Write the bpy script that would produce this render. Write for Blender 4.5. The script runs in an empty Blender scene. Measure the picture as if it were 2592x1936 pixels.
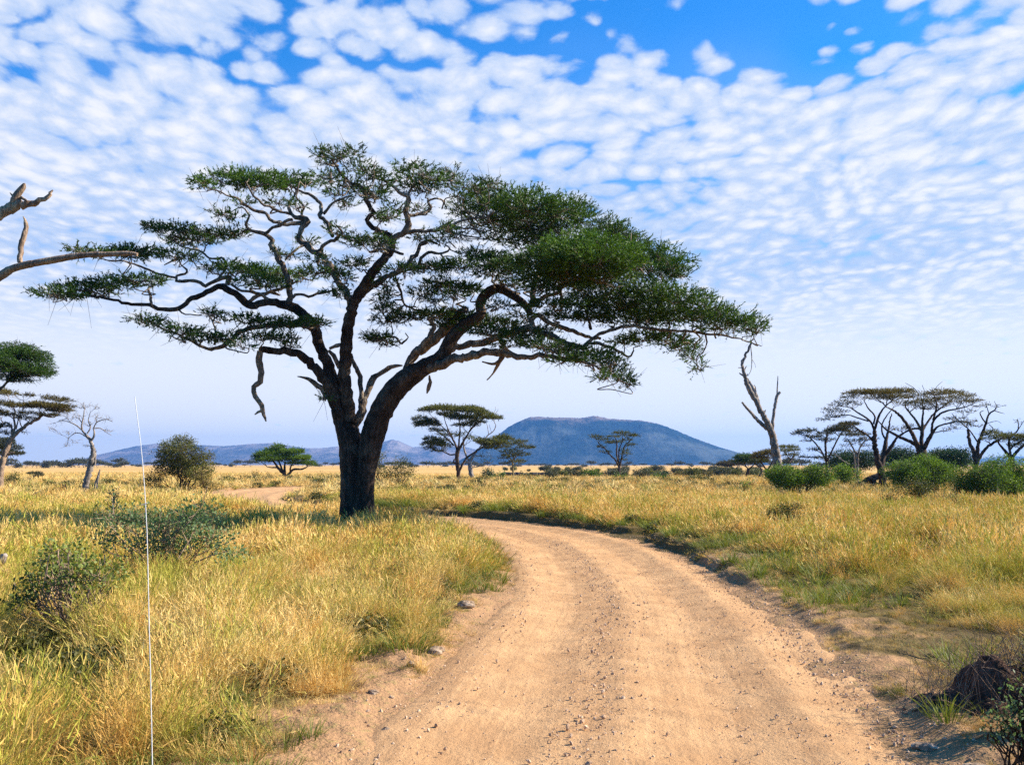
import bpy, math, random
import numpy as np
from mathutils import Vector
R = math.radians
sc = bpy.context.scene
COL = sc.collection

# ------------------------------------------------------------------ camera
F = 2437.0; CX, CY, HOR = 1296.0, 968.0, 1176.0; H = 2.6
PITCH = math.atan((HOR - CY) / F)
cam = bpy.data.cameras.new('camera'); cam_o = bpy.data.objects.new('camera', cam); COL.objects.link(cam_o)
cam_o.location = (0, 0, H); cam_o.rotation_euler = (math.pi / 2 + PITCH, 0, 0)
cam.sensor_width = 36.0; cam.lens = 36.0 * F / 2592.0
cam.clip_start = 0.1; cam.clip_end = 40000
sc.camera = cam_o
# ------------------------------------------------------------------ sun, exposure
SUN_EL, SUN_AZ = R(32), R(9)          # azimuth measured from +X towards +Y
sd = Vector((math.cos(SUN_EL) * math.cos(SUN_AZ), math.cos(SUN_EL) * math.sin(SUN_AZ), math.sin(SUN_EL)))
sun = bpy.data.lights.new('sun', 'SUN'); sun.energy = 4.9; sun.angle = R(0.55); sun.color = (1.0, 0.90, 0.76)
sun_o = bpy.data.objects.new('sun', sun); COL.objects.link(sun_o)
sun_o.rotation_euler = sd.to_track_quat('Z', 'Y').to_euler(); sun_o.location = (60, 20, 60)
sc.view_settings.view_transform = 'Standard'; sc.view_settings.look = 'None'
sc.view_settings.gamma = 1; sc.view_settings.use_curve_mapping = False
EXPO = 1.3
sc.view_settings.exposure = EXPO
sc.cycles.max_bounces = 6; sc.cycles.diffuse_bounces = 3; sc.cycles.transmission_bounces = 3
sc.cycles.volume_bounces = 0; sc.cycles.transparent_max_bounces = 8
sc.cycles.use_denoising = False
sc.cycles.sample_clamp_indirect = 4.0

# ------------------------------------------------------------------ node helpers
def nd(nt, typ, props=None, **ins):
    n = nt.nodes.new(typ)
    for k, v in (props or {}).items(): setattr(n, k, v)
    for k, v in ins.items():
        key = int(k[1:]) if k[0] == 'i' and k[1:].isdigit() else k.replace('_', ' ')
        s = n.inputs[key]
        if isinstance(v, bpy.types.NodeSocket): nt.links.new(v, s)
        else: s.default_value = v
    return n
def math_(nt, op, a, b=0.0, c=0.0, clamp=False):
    return nd(nt, 'ShaderNodeMath', {'operation': op, 'use_clamp': clamp}, i0=a, i1=b, i2=c).outputs[0]
def mixc(nt, f, a, b, mode='MIX'):
    n = nt.nodes.new('ShaderNodeMix'); n.data_type = 'RGBA'; n.blend_type = mode
    for k, v in ((0, f), (6, a), (7, b)):
        if isinstance(v, bpy.types.NodeSocket): nt.links.new(v, n.inputs[k])
        else: n.inputs[k].default_value = v if k == 0 else (*v[:3], 1.0)
    return n.outputs[2]
def ramp(nt, f, lo, hi, a=0.0, b=1.0):
    return nd(nt, 'ShaderNodeMapRange', {'interpolation_type': 'SMOOTHSTEP'}, i0=f, i1=lo, i2=hi, i3=a, i4=b).outputs[0]
def noise(nt, vec, scale, detail=4.0, rough=0.55, dist=0.0):
    return nd(nt, 'ShaderNodeTexNoise', Vector=vec, Scale=scale, Detail=detail, Roughness=rough, Distortion=dist).outputs[0]

# ------------------------------------------------------------------ world: blue sky with a field of small high clouds
world = bpy.data.worlds.new('World'); sc.world = world; world.use_nodes = True
nt = world.node_tree; nt.nodes.clear()
out = nd(nt, 'ShaderNodeOutputWorld'); bg = nd(nt, 'ShaderNodeBackground'); nt.links.new(bg.outputs[0], out.inputs[0])
sky = nd(nt, 'ShaderNodeTexSky', {'sky_type': 'NISHITA', 'sun_disc': False, 'sun_elevation': SUN_EL,
                                  'sun_rotation': math.pi / 2 - SUN_AZ, 'air_density': 1.0, 'dust_density': 0.4, 'ozone_density': 2.0})
tc = nd(nt, 'ShaderNodeTexCoord').outputs['Generated']
dx, dy, dz = nd(nt, 'ShaderNodeSeparateXYZ', Vector=tc).outputs
zz = math_(nt, 'ADD', math_(nt, 'MAXIMUM', dz, 0.0), 0.10)
u = math_(nt, 'DIVIDE', dx, zz); v = math_(nt, 'DIVIDE', dy, zz)
uv = nd(nt, 'ShaderNodeCombineXYZ', X=u, Y=math_(nt, 'MULTIPLY', v, 0.72), Z=3.7).outputs[0]
warp = nd(nt, 'ShaderNodeTexNoise', Vector=uv, Scale=2.2, Detail=3.0)
wv = nd(nt, 'ShaderNodeVectorMath', {'operation': 'SCALE'}, i0=warp.outputs['Color'], Scale=0.22).outputs[0]
uvw = nd(nt, 'ShaderNodeVectorMath', {'operation': 'ADD'}, i0=uv, i1=wv).outputs[0]
vor = nd(nt, 'ShaderNodeTexVoronoi', {'feature': 'SMOOTH_F1'}, Vector=uvw, Scale=16.5, Smoothness=0.25, Randomness=1.0).outputs['Distance']
blob = math_(nt, 'SUBTRACT', 1.0, math_(nt, 'MULTIPLY', vor, 1.25))
n1 = noise(nt, uvw, 11.0, 6.0, 0.55)
n2 = noise(nt, uv, 1.6, 3.0, 0.5)
n3 = noise(nt, uvw, 26.0, 5.0, 0.6)
dens = math_(nt, 'ADD', math_(nt, 'MULTIPLY', blob, 0.50), math_(nt, 'MULTIPLY', n1, 0.55))
dens = math_(nt, 'ADD', dens, math_(nt, 'MULTIPLY', n3, 0.22))
dens = math_(nt, 'ADD', dens, math_(nt, 'MULTIPLY', math_(nt, 'SUBTRACT', n2, 0.5), 0.75))
# the clearing at the upper right and a smaller one left of it (places in the sky, by direction)
def clearing(px, py, rx, ry, amt):
    ax = (px - CX) / F; el = math.tan(math.atan((HOR - py) / F))
    a = math_(nt, 'DIVIDE', math_(nt, 'SUBTRACT', math_(nt, 'DIVIDE', dx, math_(nt, 'MAXIMUM', dy, 0.05)), ax), rx / F)
    e = math_(nt, 'DIVIDE', math_(nt, 'SUBTRACT', math_(nt, 'DIVIDE', dz, math_(nt, 'MAXIMUM', dy, 0.05)), el), ry / F)
    d2 = math_(nt, 'ADD', math_(nt, 'MULTIPLY', a, a), math_(nt, 'MULTIPLY', e, e))
    return math_(nt, 'MULTIPLY', math_(nt, 'EXPONENT', math_(nt, 'MULTIPLY', d2, -1.0)), amt)
for c in ((1950, 25, 440, 105, 0.55), (720, 110, 260, 40, 0.22), (1480, 60, 160, 60, 0.28), (60, 50, 160, 60, .16), (1000, 130, 260, 40, .14), (2150, 180, 340, 40, 0.14), (1650, 480, 260, 60, .10)):
    dens = math_(nt, 'SUBTRACT', dens, clearing(*c))
veil = ramp(nt, dz, 0.30, 0.10)                       # lower sky closes into a thin veil
thr = math_(nt, 'SUBTRACT', 0.335, math_(nt, 'MULTIPLY', ramp(nt, dz, 0.42, 0.18), 0.12))
mask = ramp(nt, math_(nt, 'SUBTRACT', dens, thr), -0.06, 0.15)
thin = math_(nt, 'ADD', math_(nt, 'MULTIPLY', ramp(nt, dz, 0.46, 0.30), math_(nt, 'MULTIPLY', ramp(nt, n2, 0.40, 0.60), 0.30)), math_(nt, 'MULTIPLY', ramp(nt, dz, 0.36, 0.14), 0.85))
mask = math_(nt, 'ADD', mask, math_(nt, 'MULTIPLY', math_(nt, 'SUBTRACT', 1.0, mask), thin), clamp=True)
# unseen sky overhead and behind is kept cloudless to dim the ambient light
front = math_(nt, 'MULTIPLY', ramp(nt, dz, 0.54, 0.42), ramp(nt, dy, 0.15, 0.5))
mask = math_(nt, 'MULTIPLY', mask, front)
K = 2 ** (-EXPO)
sh = ramp(nt, math_(nt, 'ADD', math_(nt, 'MULTIPLY', n3, 0.5), math_(nt, 'SUBTRACT', dens, 0.45)), 0.1, 0.75)
ccol = mixc(nt, sh, (0.50 * K, 0.66 * K, 0.96 * K), (0.97 * K, 0.98 * K, 1.04 * K))
low = mixc(nt, ramp(nt, dz, 0.02, 0.12), (1.06 * K, 1.06 * K, 1.07 * K), (0.95 * K, 0.99 * K, 1.06 * K))
ccol = mixc(nt, ramp(nt, dz, 0.20, 0.09), ccol, low)
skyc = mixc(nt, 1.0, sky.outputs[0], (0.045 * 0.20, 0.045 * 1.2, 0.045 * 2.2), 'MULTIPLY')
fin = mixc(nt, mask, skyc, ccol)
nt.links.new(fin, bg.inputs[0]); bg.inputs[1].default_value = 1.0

# ------------------------------------------------------------------ projection helpers
FW = np.array([0, math.cos(PITCH), math.sin(PITCH)]); UP = np.array([0, -math.sin(PITCH), math.cos(PITCH)])
def at(sx, sy, Y):
    d = FW + np.array([1.0, 0, 0]) * (sx - CX) / F + UP * (CY - sy) / F
    return np.array([0, 0, H]) + d * (Y / d[1])
def dist_of(sy, g=0.3): return (H - g) * F / (sy - HOR)     # g: grass height hiding the foot
def z1(a, b, r=1.0): return (a / 2.174, 340 + b / 2.174, r / 2.174)
def z2(a, b, r=1.0): return (950 + a / 2.1067, 340 + b / 2.1067, r / 2.1067)
def t5(a, b, r=1.0): return (760 + a / 3.305, 860 + b / 3.305, r / 3.305)
def z5(a, b, r=1.0): return (1800 + a / 2.6225, 820 + b / 2.6225, r / 2.6225)
def c3(a, b, r=1.0): return (a / 3.934, 840 + b / 3.934, r / 3.934)
def cu(a, b, r=1.0): return (1000 + a / 5.53, 1000 + b / 5.53, r / 5.53)
def cr(a, b, r=1.0): return (2000 + a / 3.736, 940 + b / 3.736, r / 3.736)
def V(a, b, r=1.0): return (a * 1.1718, b * 1.1718, r * 1.1718)

# ------------------------------------------------------------------ numpy noise
def _hash(ix, iy, seed):
    h = (ix.astype(np.int64) * 374761393 + iy.astype(np.int64) * 668265263 + seed * 1442695041) & 0xffffffff
    h = ((h ^ (h >> 13)) * 1274126177) & 0xffffffff
    return ((h ^ (h >> 16)) & 0xffff) / 65535.0
def vnoise(x, y, seed=0):
    ix, iy = np.floor(x), np.floor(y); fx, fy = x - ix, y - iy
    fx = fx * fx * (3 - 2 * fx); fy = fy * fy * (3 - 2 * fy)
    a, b = _hash(ix, iy, seed), _hash(ix + 1, iy, seed); c, d = _hash(ix, iy + 1, seed), _hash(ix + 1, iy + 1, seed)
    return (a * (1 - fx) + b * fx) * (1 - fy) + (c * (1 - fx) + d * fx) * fy
def fbm(x, y, octv=4, seed=0):
    s, a, t = 0, 1.0, 0
    for o in range(octv):
        s = s + a * vnoise(x * 2 ** o, y * 2 ** o, seed + o * 17); t += a; a *= 0.5
    return s / t
def sstep(a, b, x):
    t = np.clip((x - a) / (b - a), 0, 1); return t * t * (3 - 2 * t)

# ------------------------------------------------------------------ road centre line
RC = np.array([(0.9, -12, 2.7), (1.0, -5, 2.7), (1.1, 3, 2.6), (1.25, 8.8, 2.55), (1.5, 10.7, 2.5), (1.8, 13.7, 2.5), (2.15, 16, 2.5), (2.4, 18.6, 2.4),
               (2.5, 23, 2.35), (2.4, 28, 2.45), (1.95, 33, 2.5), (0.6, 38.4, 2.5), (-1.5, 42.6, 2.5), (-4.2, 46.6, 2.5), (-7.5, 50.3, 2.5),
               (-11, 54.5, 2.5), (-15, 60, 2.5), (-19, 69, 2.8), (-22, 80, 3.3), (-24, 92, 3.6), (-24, 104, 3.2), (-20, 115, 2.5), (-12, 124, 2.5), (4, 135, 2.5), (25, 146, 2.5)])
def catmull(P, step):
    P = np.asarray(P, float); Q = [P[0]]
    E = np.vstack([2 * P[0] - P[1], P, 2 * P[-1] - P[-2]])
    for i in range(len(P) - 1):
        p0, p1, p2, p3 = E[i:i + 4]
        n = max(1, int(round(np.linalg.norm((p2 - p1)[:3 if len(p1) > 3 else 2]) / step)))
        for k in range(1, n + 1):
            t = k / n
            Q.append(0.5 * (2 * p1 + (p2 - p0) * t + (2 * p0 - 5 * p1 + 4 * p2 - p3) * t * t + (3 * p1 - 3 * p2 + p3 - p0) * t ** 3))
    return np.array(Q)
RL = catmull(RC, 0.5)
def road_d(x, y):
    """signed distance outside the road edge (negative inside) and side (+1 = right/outer)"""
    x = np.asarray(x, float); y = np.asarray(y, float); shp = x.shape; xf, yf = x.ravel(), y.ravel()
    out_d = np.full(xf.shape, 50.0); side = np.zeros(xf.shape)
    near = (yf > -16) & (yf < 152) & (xf > -34) & (xf < 34)
    idx = np.nonzero(near)[0]
    T = np.gradient(RL[:, :2], axis=0)
    for s in range(0, len(idx), 20000):
        ii = idx[s:s + 20000]
        dxx = xf[ii, None] - RL[None, :, 0]; dyy = yf[ii, None] - RL[None, :, 1]
        dd = dxx * dxx + dyy * dyy; k = dd.argmin(1); r = np.arange(len(ii))
        out_d[ii] = np.sqrt(dd[r, k]) - RL[k, 2]
        side[ii] = np.sign(dxx[r, k] * T[k, 1] - dyy[r, k] * T[k, 0])
    return out_d.reshape(shp), side.reshape(shp)
def terrain(x, y, d=None, side=None):
    x = np.asarray(x, float); y = np.asarray(y, float)
    if d is None: d, side = road_d(x, y)
    near = sstep(400, 60, np.hypot(x, y))
    z = (fbm(x * 0.09, y * 0.09, 3, 5) - 0.5) * 0.35 * near + (fbm(x * 0.6, y * 0.6, 3, 9) - 0.5) * 0.14 * near
    wob = (fbm(x * 1.1, y * 1.1, 3, 31) - 0.5) * 1.1
    hb = np.where(side > 0, 0.10 + 0.15 * sstep(14, 26, y) * (0.5 + 0.9 * vnoise(x * .9, y * .9, 14)) * np.where(y < 36, sstep(.30, .60, vnoise(x * .4 + 9, y * .4, 18)), 1), 0.055 + 0.10 * sstep(30, 50, y))
    z = z + (fbm(x * 3.2, y * 3.2, 3, 44) - 0.5) * 0.16 * sstep(3.2, 1.0, d) * sstep(-0.2, 0.4, d) * sstep(45, 25, y)
    dd = d + wob * np.where(side > 0, 0.5, 0.8)
    z = z * sstep(0, 0.8, d) + hb * np.where((side > 0) & (y > 18), sstep(0.0, 0.28 + 0.35 * vnoise(x * 1.3, y * 1.3, 15), dd), sstep(0.05, 0.5, dd))
    z = np.where(d < -0.9, -0.10, z)
    z = np.where((d >= -0.9) & (d < 0.3), z * sstep(-0.9, 0.3, d) - 0.10 * (1 - sstep(-0.9, 0.0, dd)), z)
    # shallow pan where the herd walks, far right of the centre
    z = z - 0.9 * np.exp(-(((x - 15) / 60) ** 2) - ((y - 235) / 55) ** 2)
    return z
def gz(x, y): return float(terrain(np.array([x]), np.array([y]))[0])

# ------------------------------------------------------------------ geometry accumulator
class Geo:
    def __init__(s): s.v = []; s.t = []; s.f4 = []; s.f3 = []; s.n = 0
    def add(s, v, quads=None, tris=None, tint=0.5):
        v = np.asarray(v, float).reshape(-1, 3)
        s.v.append(v); s.t.append(np.broadcast_to(np.asarray(tint, float), (len(v),)).copy())
        if quads is not None and len(quads): s.f4.append(np.asarray(quads) + s.n)
        if tris is not None and len(tris): s.f3.append(np.asarray(tris) + s.n)
        s.n += len(v)
    def mesh(s, name, mat, origin=(0, 0, 0), smooth=False):
        me = bpy.data.meshes.new(name)
        v = np.vstack(s.v) - np.asarray(origin, float)
        f4 = np.vstack(s.f4) if s.f4 else np.zeros((0, 4), int); f3 = np.vstack(s.f3) if s.f3 else np.zeros((0, 3), int)
        me.vertices.add(len(v)); me.vertices.foreach_set('co', v.ravel().astype(np.float32))
        nl = f4.size + f3.size; me.loops.add(nl); me.polygons.add(len(f4) + len(f3))
        me.loops.foreach_set('vertex_index', np.concatenate([f4.ravel(), f3.ravel()]).astype(np.int32))
        st = np.concatenate([np.arange(len(f4)) * 4, f4.size + np.arange(len(f3)) * 3]).astype(np.int32)
        me.polygons.foreach_set('loop_start', st)
        me.polygons.foreach_set('use_smooth', np.full(len(st), smooth))
        me.update(calc_edges=True)
        a = me.attributes.new('tint', 'FLOAT', 'POINT'); a.data.foreach_set('value', np.concatenate(s.t).astype(np.float32))
        me.materials.append(mat)
        return me
    def obj(s, name, mat, parent=None, origin=(0, 0, 0), smooth=False):
        o = bpy.data.objects.new(name, s.mesh(name, mat, origin, smooth)); COL.objects.link(o)
        if parent is not None: o.parent = parent
        else: o.location = origin
        return o
def tag(o, label=None, cat=None, group=None, kind=None):
    if label: o['label'] = label
    if cat: o['category'] = cat
    if group: o['group'] = group
    if kind: o['kind'] = kind
    return o
def empty(name, loc, label, cat, group=None):
    o = bpy.data.objects.new(name, None); COL.objects.link(o); o.location = loc; o.empty_display_size = 0.3
    return tag(o, label, cat, group)
def unit(a): return a / (np.linalg.norm(a, axis=-1, keepdims=True) + 1e-9)
def tube(G, P, rad, sides=8, flute=0.0, seed=0, tint=0.5, rough=0.0, cap=True):
    P = np.asarray(P, float); rad = np.asarray(rad, float); n = len(P)
    if n < 2: return
    T = unit(np.gradient(P, axis=0))
    ref = np.array([0.13, 1.0, 0.21]) if abs(T[0][1]) < 0.9 else np.array([1.0, 0.1, 0])
    U = np.zeros_like(P); u_ = unit(np.cross(T[0], ref)); U[0] = u_
    for i in range(1, n):
        u_ = u_ - T[i] * np.dot(u_, T[i]); u_ = unit(u_); U[i] = u_
    W = np.cross(T, U)
    a = np.arange(sides) * 2 * math.pi / sides
    rr = np.ones((n, sides))
    if flute: rr += flute * (np.sin(3 * a + seed) * 0.6 + np.sin(5 * a + seed * 2.3 + np.arange(n)[:, None] * 0.08) * 0.5)
    if rough:
        rs = np.random.RandomState(seed + 7); rr += rough * rs.normal(size=(n, sides)) * 0.6 + rough * np.repeat(rs.normal(size=(n, 1)), sides, 1) * 0.6
    r = rad[:, None] * rr
    v = P[:, None, :] + U[:, None, :] * (np.cos(a) * r)[..., None] + W[:, None, :] * (np.sin(a) * r)[..., None]
    i, j = np.meshgrid(np.arange(n - 1), np.arange(sides), indexing='ij'); j2 = (j + 1) % sides
    q = np.stack([i * sides + j, i * sides + j2, (i + 1) * sides + j2, (i + 1) * sides + j], -1).reshape(-1, 4)
    G.add(v.reshape(-1, 3), quads=q, tint=tint)
    if cap:
        c = np.vstack([P[-1:] + T[-1:] * rad[-1] * 0.5, v[-1]])
        G.add(c, tris=[(0, 1 + k, 1 + (k + 1) % sides) for k in range(sides)], tint=tint)
def twigs(G, A, B, ra, rb, tint=0.5):
    """many straight three-sided twigs at once"""
    A = np.asarray(A, float); B = np.asarray(B, float); n = len(A)
    if n == 0: return
    T = unit(B - A); U = unit(np.cross(T, np.array([0.3, 0.9, 0.2]))); W = np.cross(T, U)
    ra = np.broadcast_to(ra, (n,)); rb = np.broadcast_to(rb, (n,)); vs = []
    for P, r in ((A, ra), (B, rb)):
        for k in range(3):
            an = k * 2 * math.pi / 3; vs.append(P + U * (math.cos(an) * r)[:, None] + W * (math.sin(an) * r)[:, None])
    v = np.stack(vs, 1).reshape(-1, 3); b = (np.arange(n) * 6)[:, None]
    q = np.concatenate([b + np.array([[0, 1, 4, 3]]), b + np.array([[1, 2, 5, 4]]), b + np.array([[2, 0, 3, 5]])])
    G.add(v, quads=q, tint=tint)
def leaflets(G, P, D, length, width, tint, rs, quad=False):
    P = np.asarray(P); n = len(P)
    if n == 0: return
    D = unit(D); S = unit(np.cross(D, rs.normal(size=(n, 3))))
    length = np.broadcast_to(length, (n,))[:, None]; width = np.broadcast_to(width, (n,))[:, None]
    if quad:
        v = np.stack([P, P + D * length * 0.5 + S * width * 0.5, P + D * length, P + D * length * 0.5 - S * width * 0.5], 1).reshape(-1, 3)
        b = (np.arange(n) * 4)[:, None]; G.add(v, quads=b + np.arange(4)[None], tint=np.repeat(np.broadcast_to(tint, (n,)), 4))
    else:
        v = np.stack([P - S * width * 0.5, P + S * width * 0.5, P + D * length], 1).reshape(-1, 3)
        b = (np.arange(n) * 3)[:, None]; G.add(v, tris=b + np.arange(3)[None], tint=np.repeat(np.broadcast_to(tint, (n,)), 3))
def shoots(G, P, D, L, k, ll, lw, tint, rs, droop=0.0):
    """feathery shoots: a spine with k leaflets angled along it"""
    n = len(P)
    if n == 0: return
    D = unit(D); L = np.broadcast_to(L, (n,)); tint = np.broadcast_to(tint, (n,))
    E = P + D * L[:, None]; E[:, 2] -= droop * L
    leaflets(G, P, E - P, L, lw * 1.2, tint * 0.8, rs)
    t = rs.uniform(0.15, 1.0, (n, k)); A = P[:, None] + (E - P)[:, None] * t[..., None]
    dd = unit(D[:, None] * 0.7 + rs.normal(size=(n, k, 3)) * 0.6 + np.array([0, 0, 0.12]))
    tt = np.clip(tint[:, None] + rs.normal(size=(n, k)) * 0.10, 0, 1)
    leaflets(G, A.reshape(-1, 3), dd.reshape(-1, 3), ll * rs.uniform(0.7, 1.3, n * k), lw, tt.reshape(-1), rs)
def pad(G, c, rx, ry, rz, n, L, k, ll, lw, tint, rs, updir=0.55, droop=0.0, hollow=0.0):
    r = np.sqrt(rs.uniform(hollow, 1, n)); a = rs.uniform(0, 2 * math.pi, n)
    # lumpy edge
    lump = 1 + 0.16 * np.sin(3 * a + rs.uniform(0, 6)) + 0.12 * np.sin(7 * a + rs.uniform(0, 6))
    x, y = r * np.cos(a) * lump, r * np.sin(a) * lump
    top = np.sqrt(np.clip(1 - r * r, 0.0, 1)); z = top * (rs.uniform(-0.35, 1, n)) + (fbm(x * 2.6 + c[0], y * 2.6 + c[1], 3, 3) - 0.5) * 1.0
    P = np.stack([c[0] + x * rx, c[1] + y * ry, c[2] + z * rz], -1)
    D = np.stack([x * 1.0, y * 1.0, updir * rs.uniform(-0.2, 1.4, n)], -1) + rs.normal(size=(n, 3)) * 0.42
    shoots(G, P, D, L * rs.uniform(0.6, 1.25, n), k, ll, lw, np.clip(tint + rs.normal(size=n) * 0.13, 0, 1), rs, droop)
def wig(a, b, n, amp, rs, sag=0.0):
    a, b = np.asarray(a, float), np.asarray(b, float); t = np.linspace(0, 1, n)[:, None]; L = np.linalg.norm(b - a)
    P = a + (b - a) * t; P[1:-1] += rs.normal(size=(n - 2, 3)) * amp * L * np.array([1, 1, 0.8]); P[:, 2] += sag * L * (t[:, 0] * (1 - t[:, 0])) * 4
    return P
def grow(G, p, T, r, rs, amp=0.05, frac=0.42, rmin=0.012, lift=0.06, sides=6):
    T = np.asarray(T)
    if len(T) == 1:
        P = catmull(wig(p, T[0], 5, amp, rs, lift), np.linalg.norm(T[0] - p) / 7 + 1e-3)
        tube(G, P, np.linspace(r, max(rmin, r * 0.4), len(P)), max(3, sides - 2), cap=False); return
    c = T - p; i = rs.randint(len(T)); m1 = unit(c[i]); j = int(np.argmin(unit(c) @ m1)); m2 = unit(c[j])
    for _ in range(4):
        w = (unit(c) @ m1) >= (unit(c) @ m2)
        if w.all() or (~w).all(): w = np.arange(len(T)) % 2 == 0
        m1 = unit(unit(c[w]).mean(0)); m2 = unit(unit(c[~w]).mean(0))
    for g in (w, ~w):
        S = T[g]; cen = S.mean(0); q = p + (cen - p) * (frac * rs.uniform(0.75, 1.2)); q[2] -= 0.02 * np.linalg.norm(cen - p)
        rc = max(rmin, r * (len(S) / len(T)) ** 0.42)
        if len(S) == 1: grow(G, p, S, rc, rs, amp, frac, rmin, lift, sides); continue
        P = catmull(wig(p, q, 4, amp, rs, lift), np.linalg.norm(q - p) / 5 + 1e-3)
        tube(G, P, np.linspace(rc, rc * 0.86, len(P)), sides, cap=False)
        grow(G, P[-1], S, rc * 0.86, rs, amp, frac, rmin, lift, max(4, sides - 1))

# ------------------------------------------------------------------ materials
def mat(name):
    m = bpy.data.materials.new(name); m.use_nodes = True; t = m.node_tree; t.nodes.clear()
    o = nd(t, 'ShaderNodeOutputMaterial'); return m, t, o
def leaf_mat(name, dark, light, trans=0.35, rough=0.6, tcol=None, world_var=0.0):
    m, t, o = mat(name)
    a = nd(t, 'ShaderNodeAttribute', {'attribute_name': 'tint'}).outputs['Fac']
    oi = nd(t, 'ShaderNodeObjectInfo').outputs['Random']
    pos = nd(t, 'ShaderNodeNewGeometry').outputs['Position']
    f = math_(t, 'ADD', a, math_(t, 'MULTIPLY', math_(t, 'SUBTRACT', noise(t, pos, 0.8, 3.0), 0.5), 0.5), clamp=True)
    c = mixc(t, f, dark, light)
    p = nd(t, 'ShaderNodeBsdfPrincipled', Base_Color=c, Roughness=rough); p.inputs['Specular IOR Level'].default_value = 0.25
    tr = nd(t, 'ShaderNodeBsdfTranslucent', Color=mixc(t, 1.0, c, tcol or (1.3, 1.25, 0.6), 'MULTIPLY'))
    mx = nd(t, 'ShaderNodeMixShader', i0=trans, i1=p.outputs[0], i2=tr.outputs[0]); t.links.new(mx.outputs[0], o.inputs[0])
    return m
def bark_mat(name, dark, light, patch, scale=6.0, bump=0.5):
    m, t, o = mat(name)
    pos = nd(t, 'ShaderNodeTexCoord').outputs['Object']
    mp = nd(t, 'ShaderNodeMapping', Vector=pos, Scale=(1, 1, 0.22)).outputs[0]
    a = noise(t, mp, scale, 7.0, 0.65, 0.6); b = noise(t, pos, 1.1, 4.0, 0.6); g = noise(t, mp, scale * 3.2, 5.0, 0.6)
    c = mixc(t, ramp(t, a, 0.35, 0.65), dark, light)
    c = mixc(t, math_(t, 'MULTIPLY', ramp(t, b, 0.50, 0.66), 0.75), c, patch)
    c = mixc(t, math_(t, 'MULTIPLY', ramp(t, g, 0.55, 0.42), 0.6), c, tuple(x * 0.45 for x in dark))
    p = nd(t, 'ShaderNodeBsdfPrincipled', Base_Color=c, Roughness=0.9); p.inputs['Specular IOR Level'].default_value = 0.15
    hgt = math_(t, 'ADD', a, math_(t, 'MULTIPLY', g, 0.5))
    bp = nd(t, 'ShaderNodeBump', Strength=bump, Distance=0.08, Height=hgt); t.links.new(bp.outputs[0], p.inputs['Normal'])
    t.links.new(p.outputs[0], o.inputs[0]); return m
M = {}
M['bark'] = bark_mat('acacia_bark', (0.022, 0.014, 0.010), (0.080, 0.050, 0.034), (0.14, 0.105, 0.075), 5.0, 1.0)
M['limb'] = bark_mat('limb_bark', (0.06, 0.042, 0.030), (0.26, 0.20, 0.145), (0.42, 0.35, 0.26), 7.0, 0.7)
M['dead'] = bark_mat('weathered_wood', (0.16, 0.105, 0.07), (0.40, 0.28, 0.19), (0.47, 0.33, 0.19), 8.0, 0.6)
M['deadgrey'] = bark_mat('grey_dead_wood', (0.10, 0.08, 0.065), (0.36, 0.30, 0.25), (0.50, 0.42, 0.34), 6.0, 0.6)
M['dkbark'] = bark_mat('dark_bark', (0.022, 0.015, 0.011), (0.10, 0.065, 0.045), (0.18, 0.13, 0.09), 4.0, 0.6)
M['fever'] = bark_mat('yellow_bark', (0.13, 0.10, 0.045), (0.34, 0.28, 0.12), (0.40, 0.34, 0.17), 4.0, 0.4)
M['leaf'] = leaf_mat('acacia_leaf', (0.007, 0.022, 0.005), (0.090, 0.180, 0.016), 0.24)
M['leafolive'] = leaf_mat('olive_leaf', (0.026, 0.036, 0.009), (0.170, 0.170, 0.030), 0.28)
M['leafbrown'] = leaf_mat('brown_leaf', (0.042, 0.036, 0.010), (0.190, 0.150, 0.034), 0.25)
M['leafgreen'] = leaf_mat('shrub_leaf', (0.012, 0.040, 0.007), (0.165, 0.265, 0.026), 0.35)
M['leafdark'] = leaf_mat('dark_thicket_leaf', (0.008, 0.022, 0.008), (0.035, 0.085, 0.022), 0.2)
M['leafblue'] = leaf_mat('blue_green_leaf', (0.045, 0.085, 0.032), (0.200, 0.270, 0.105), 0.3, tcol=(1.1, 1.3, 0.8))
M['leafhazy'] = leaf_mat('distant_leaf', (0.035, 0.040, 0.020), (0.105, 0.105, 0.045), 0.2)
M['leafshrub'] = leaf_mat('olive_shrub_leaf', (0.05, 0.075, 0.02), (0.25, 0.29, 0.06), 0.3)
M['leafweed'] = leaf_mat('weed_leaf', (0.030, 0.034, 0.008), (0.150, 0.140, 0.028), 0.2)
M['hide'], t, o = mat('buffalo_hide'); t.links.new(nd(t, 'ShaderNodeBsdfPrincipled', Base_Color=(0.012, 0.009, 0.008, 1), Roughness=0.8).outputs[0], o.inputs[0])
M['horn'], t, o = mat('horn'); t.links.new(nd(t, 'ShaderNodeBsdfPrincipled', Base_Color=(0.10, 0.09, 0.075, 1), Roughness=0.5).outputs[0], o.inputs[0])
M['white'], t, o = mat('white_fibreglass'); t.links.new(nd(t, 'ShaderNodeBsdfPrincipled', Base_Color=(0.62, 0.62, 0.60, 1), Roughness=0.35).outputs[0], o.inputs[0])
M['black'], t, o = mat('black_rubber'); t.links.new(nd(t, 'ShaderNodeBsdfPrincipled', Base_Color=(0.02, 0.02, 0.02, 1), Roughness=0.6).outputs[0], o.inputs[0])

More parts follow.
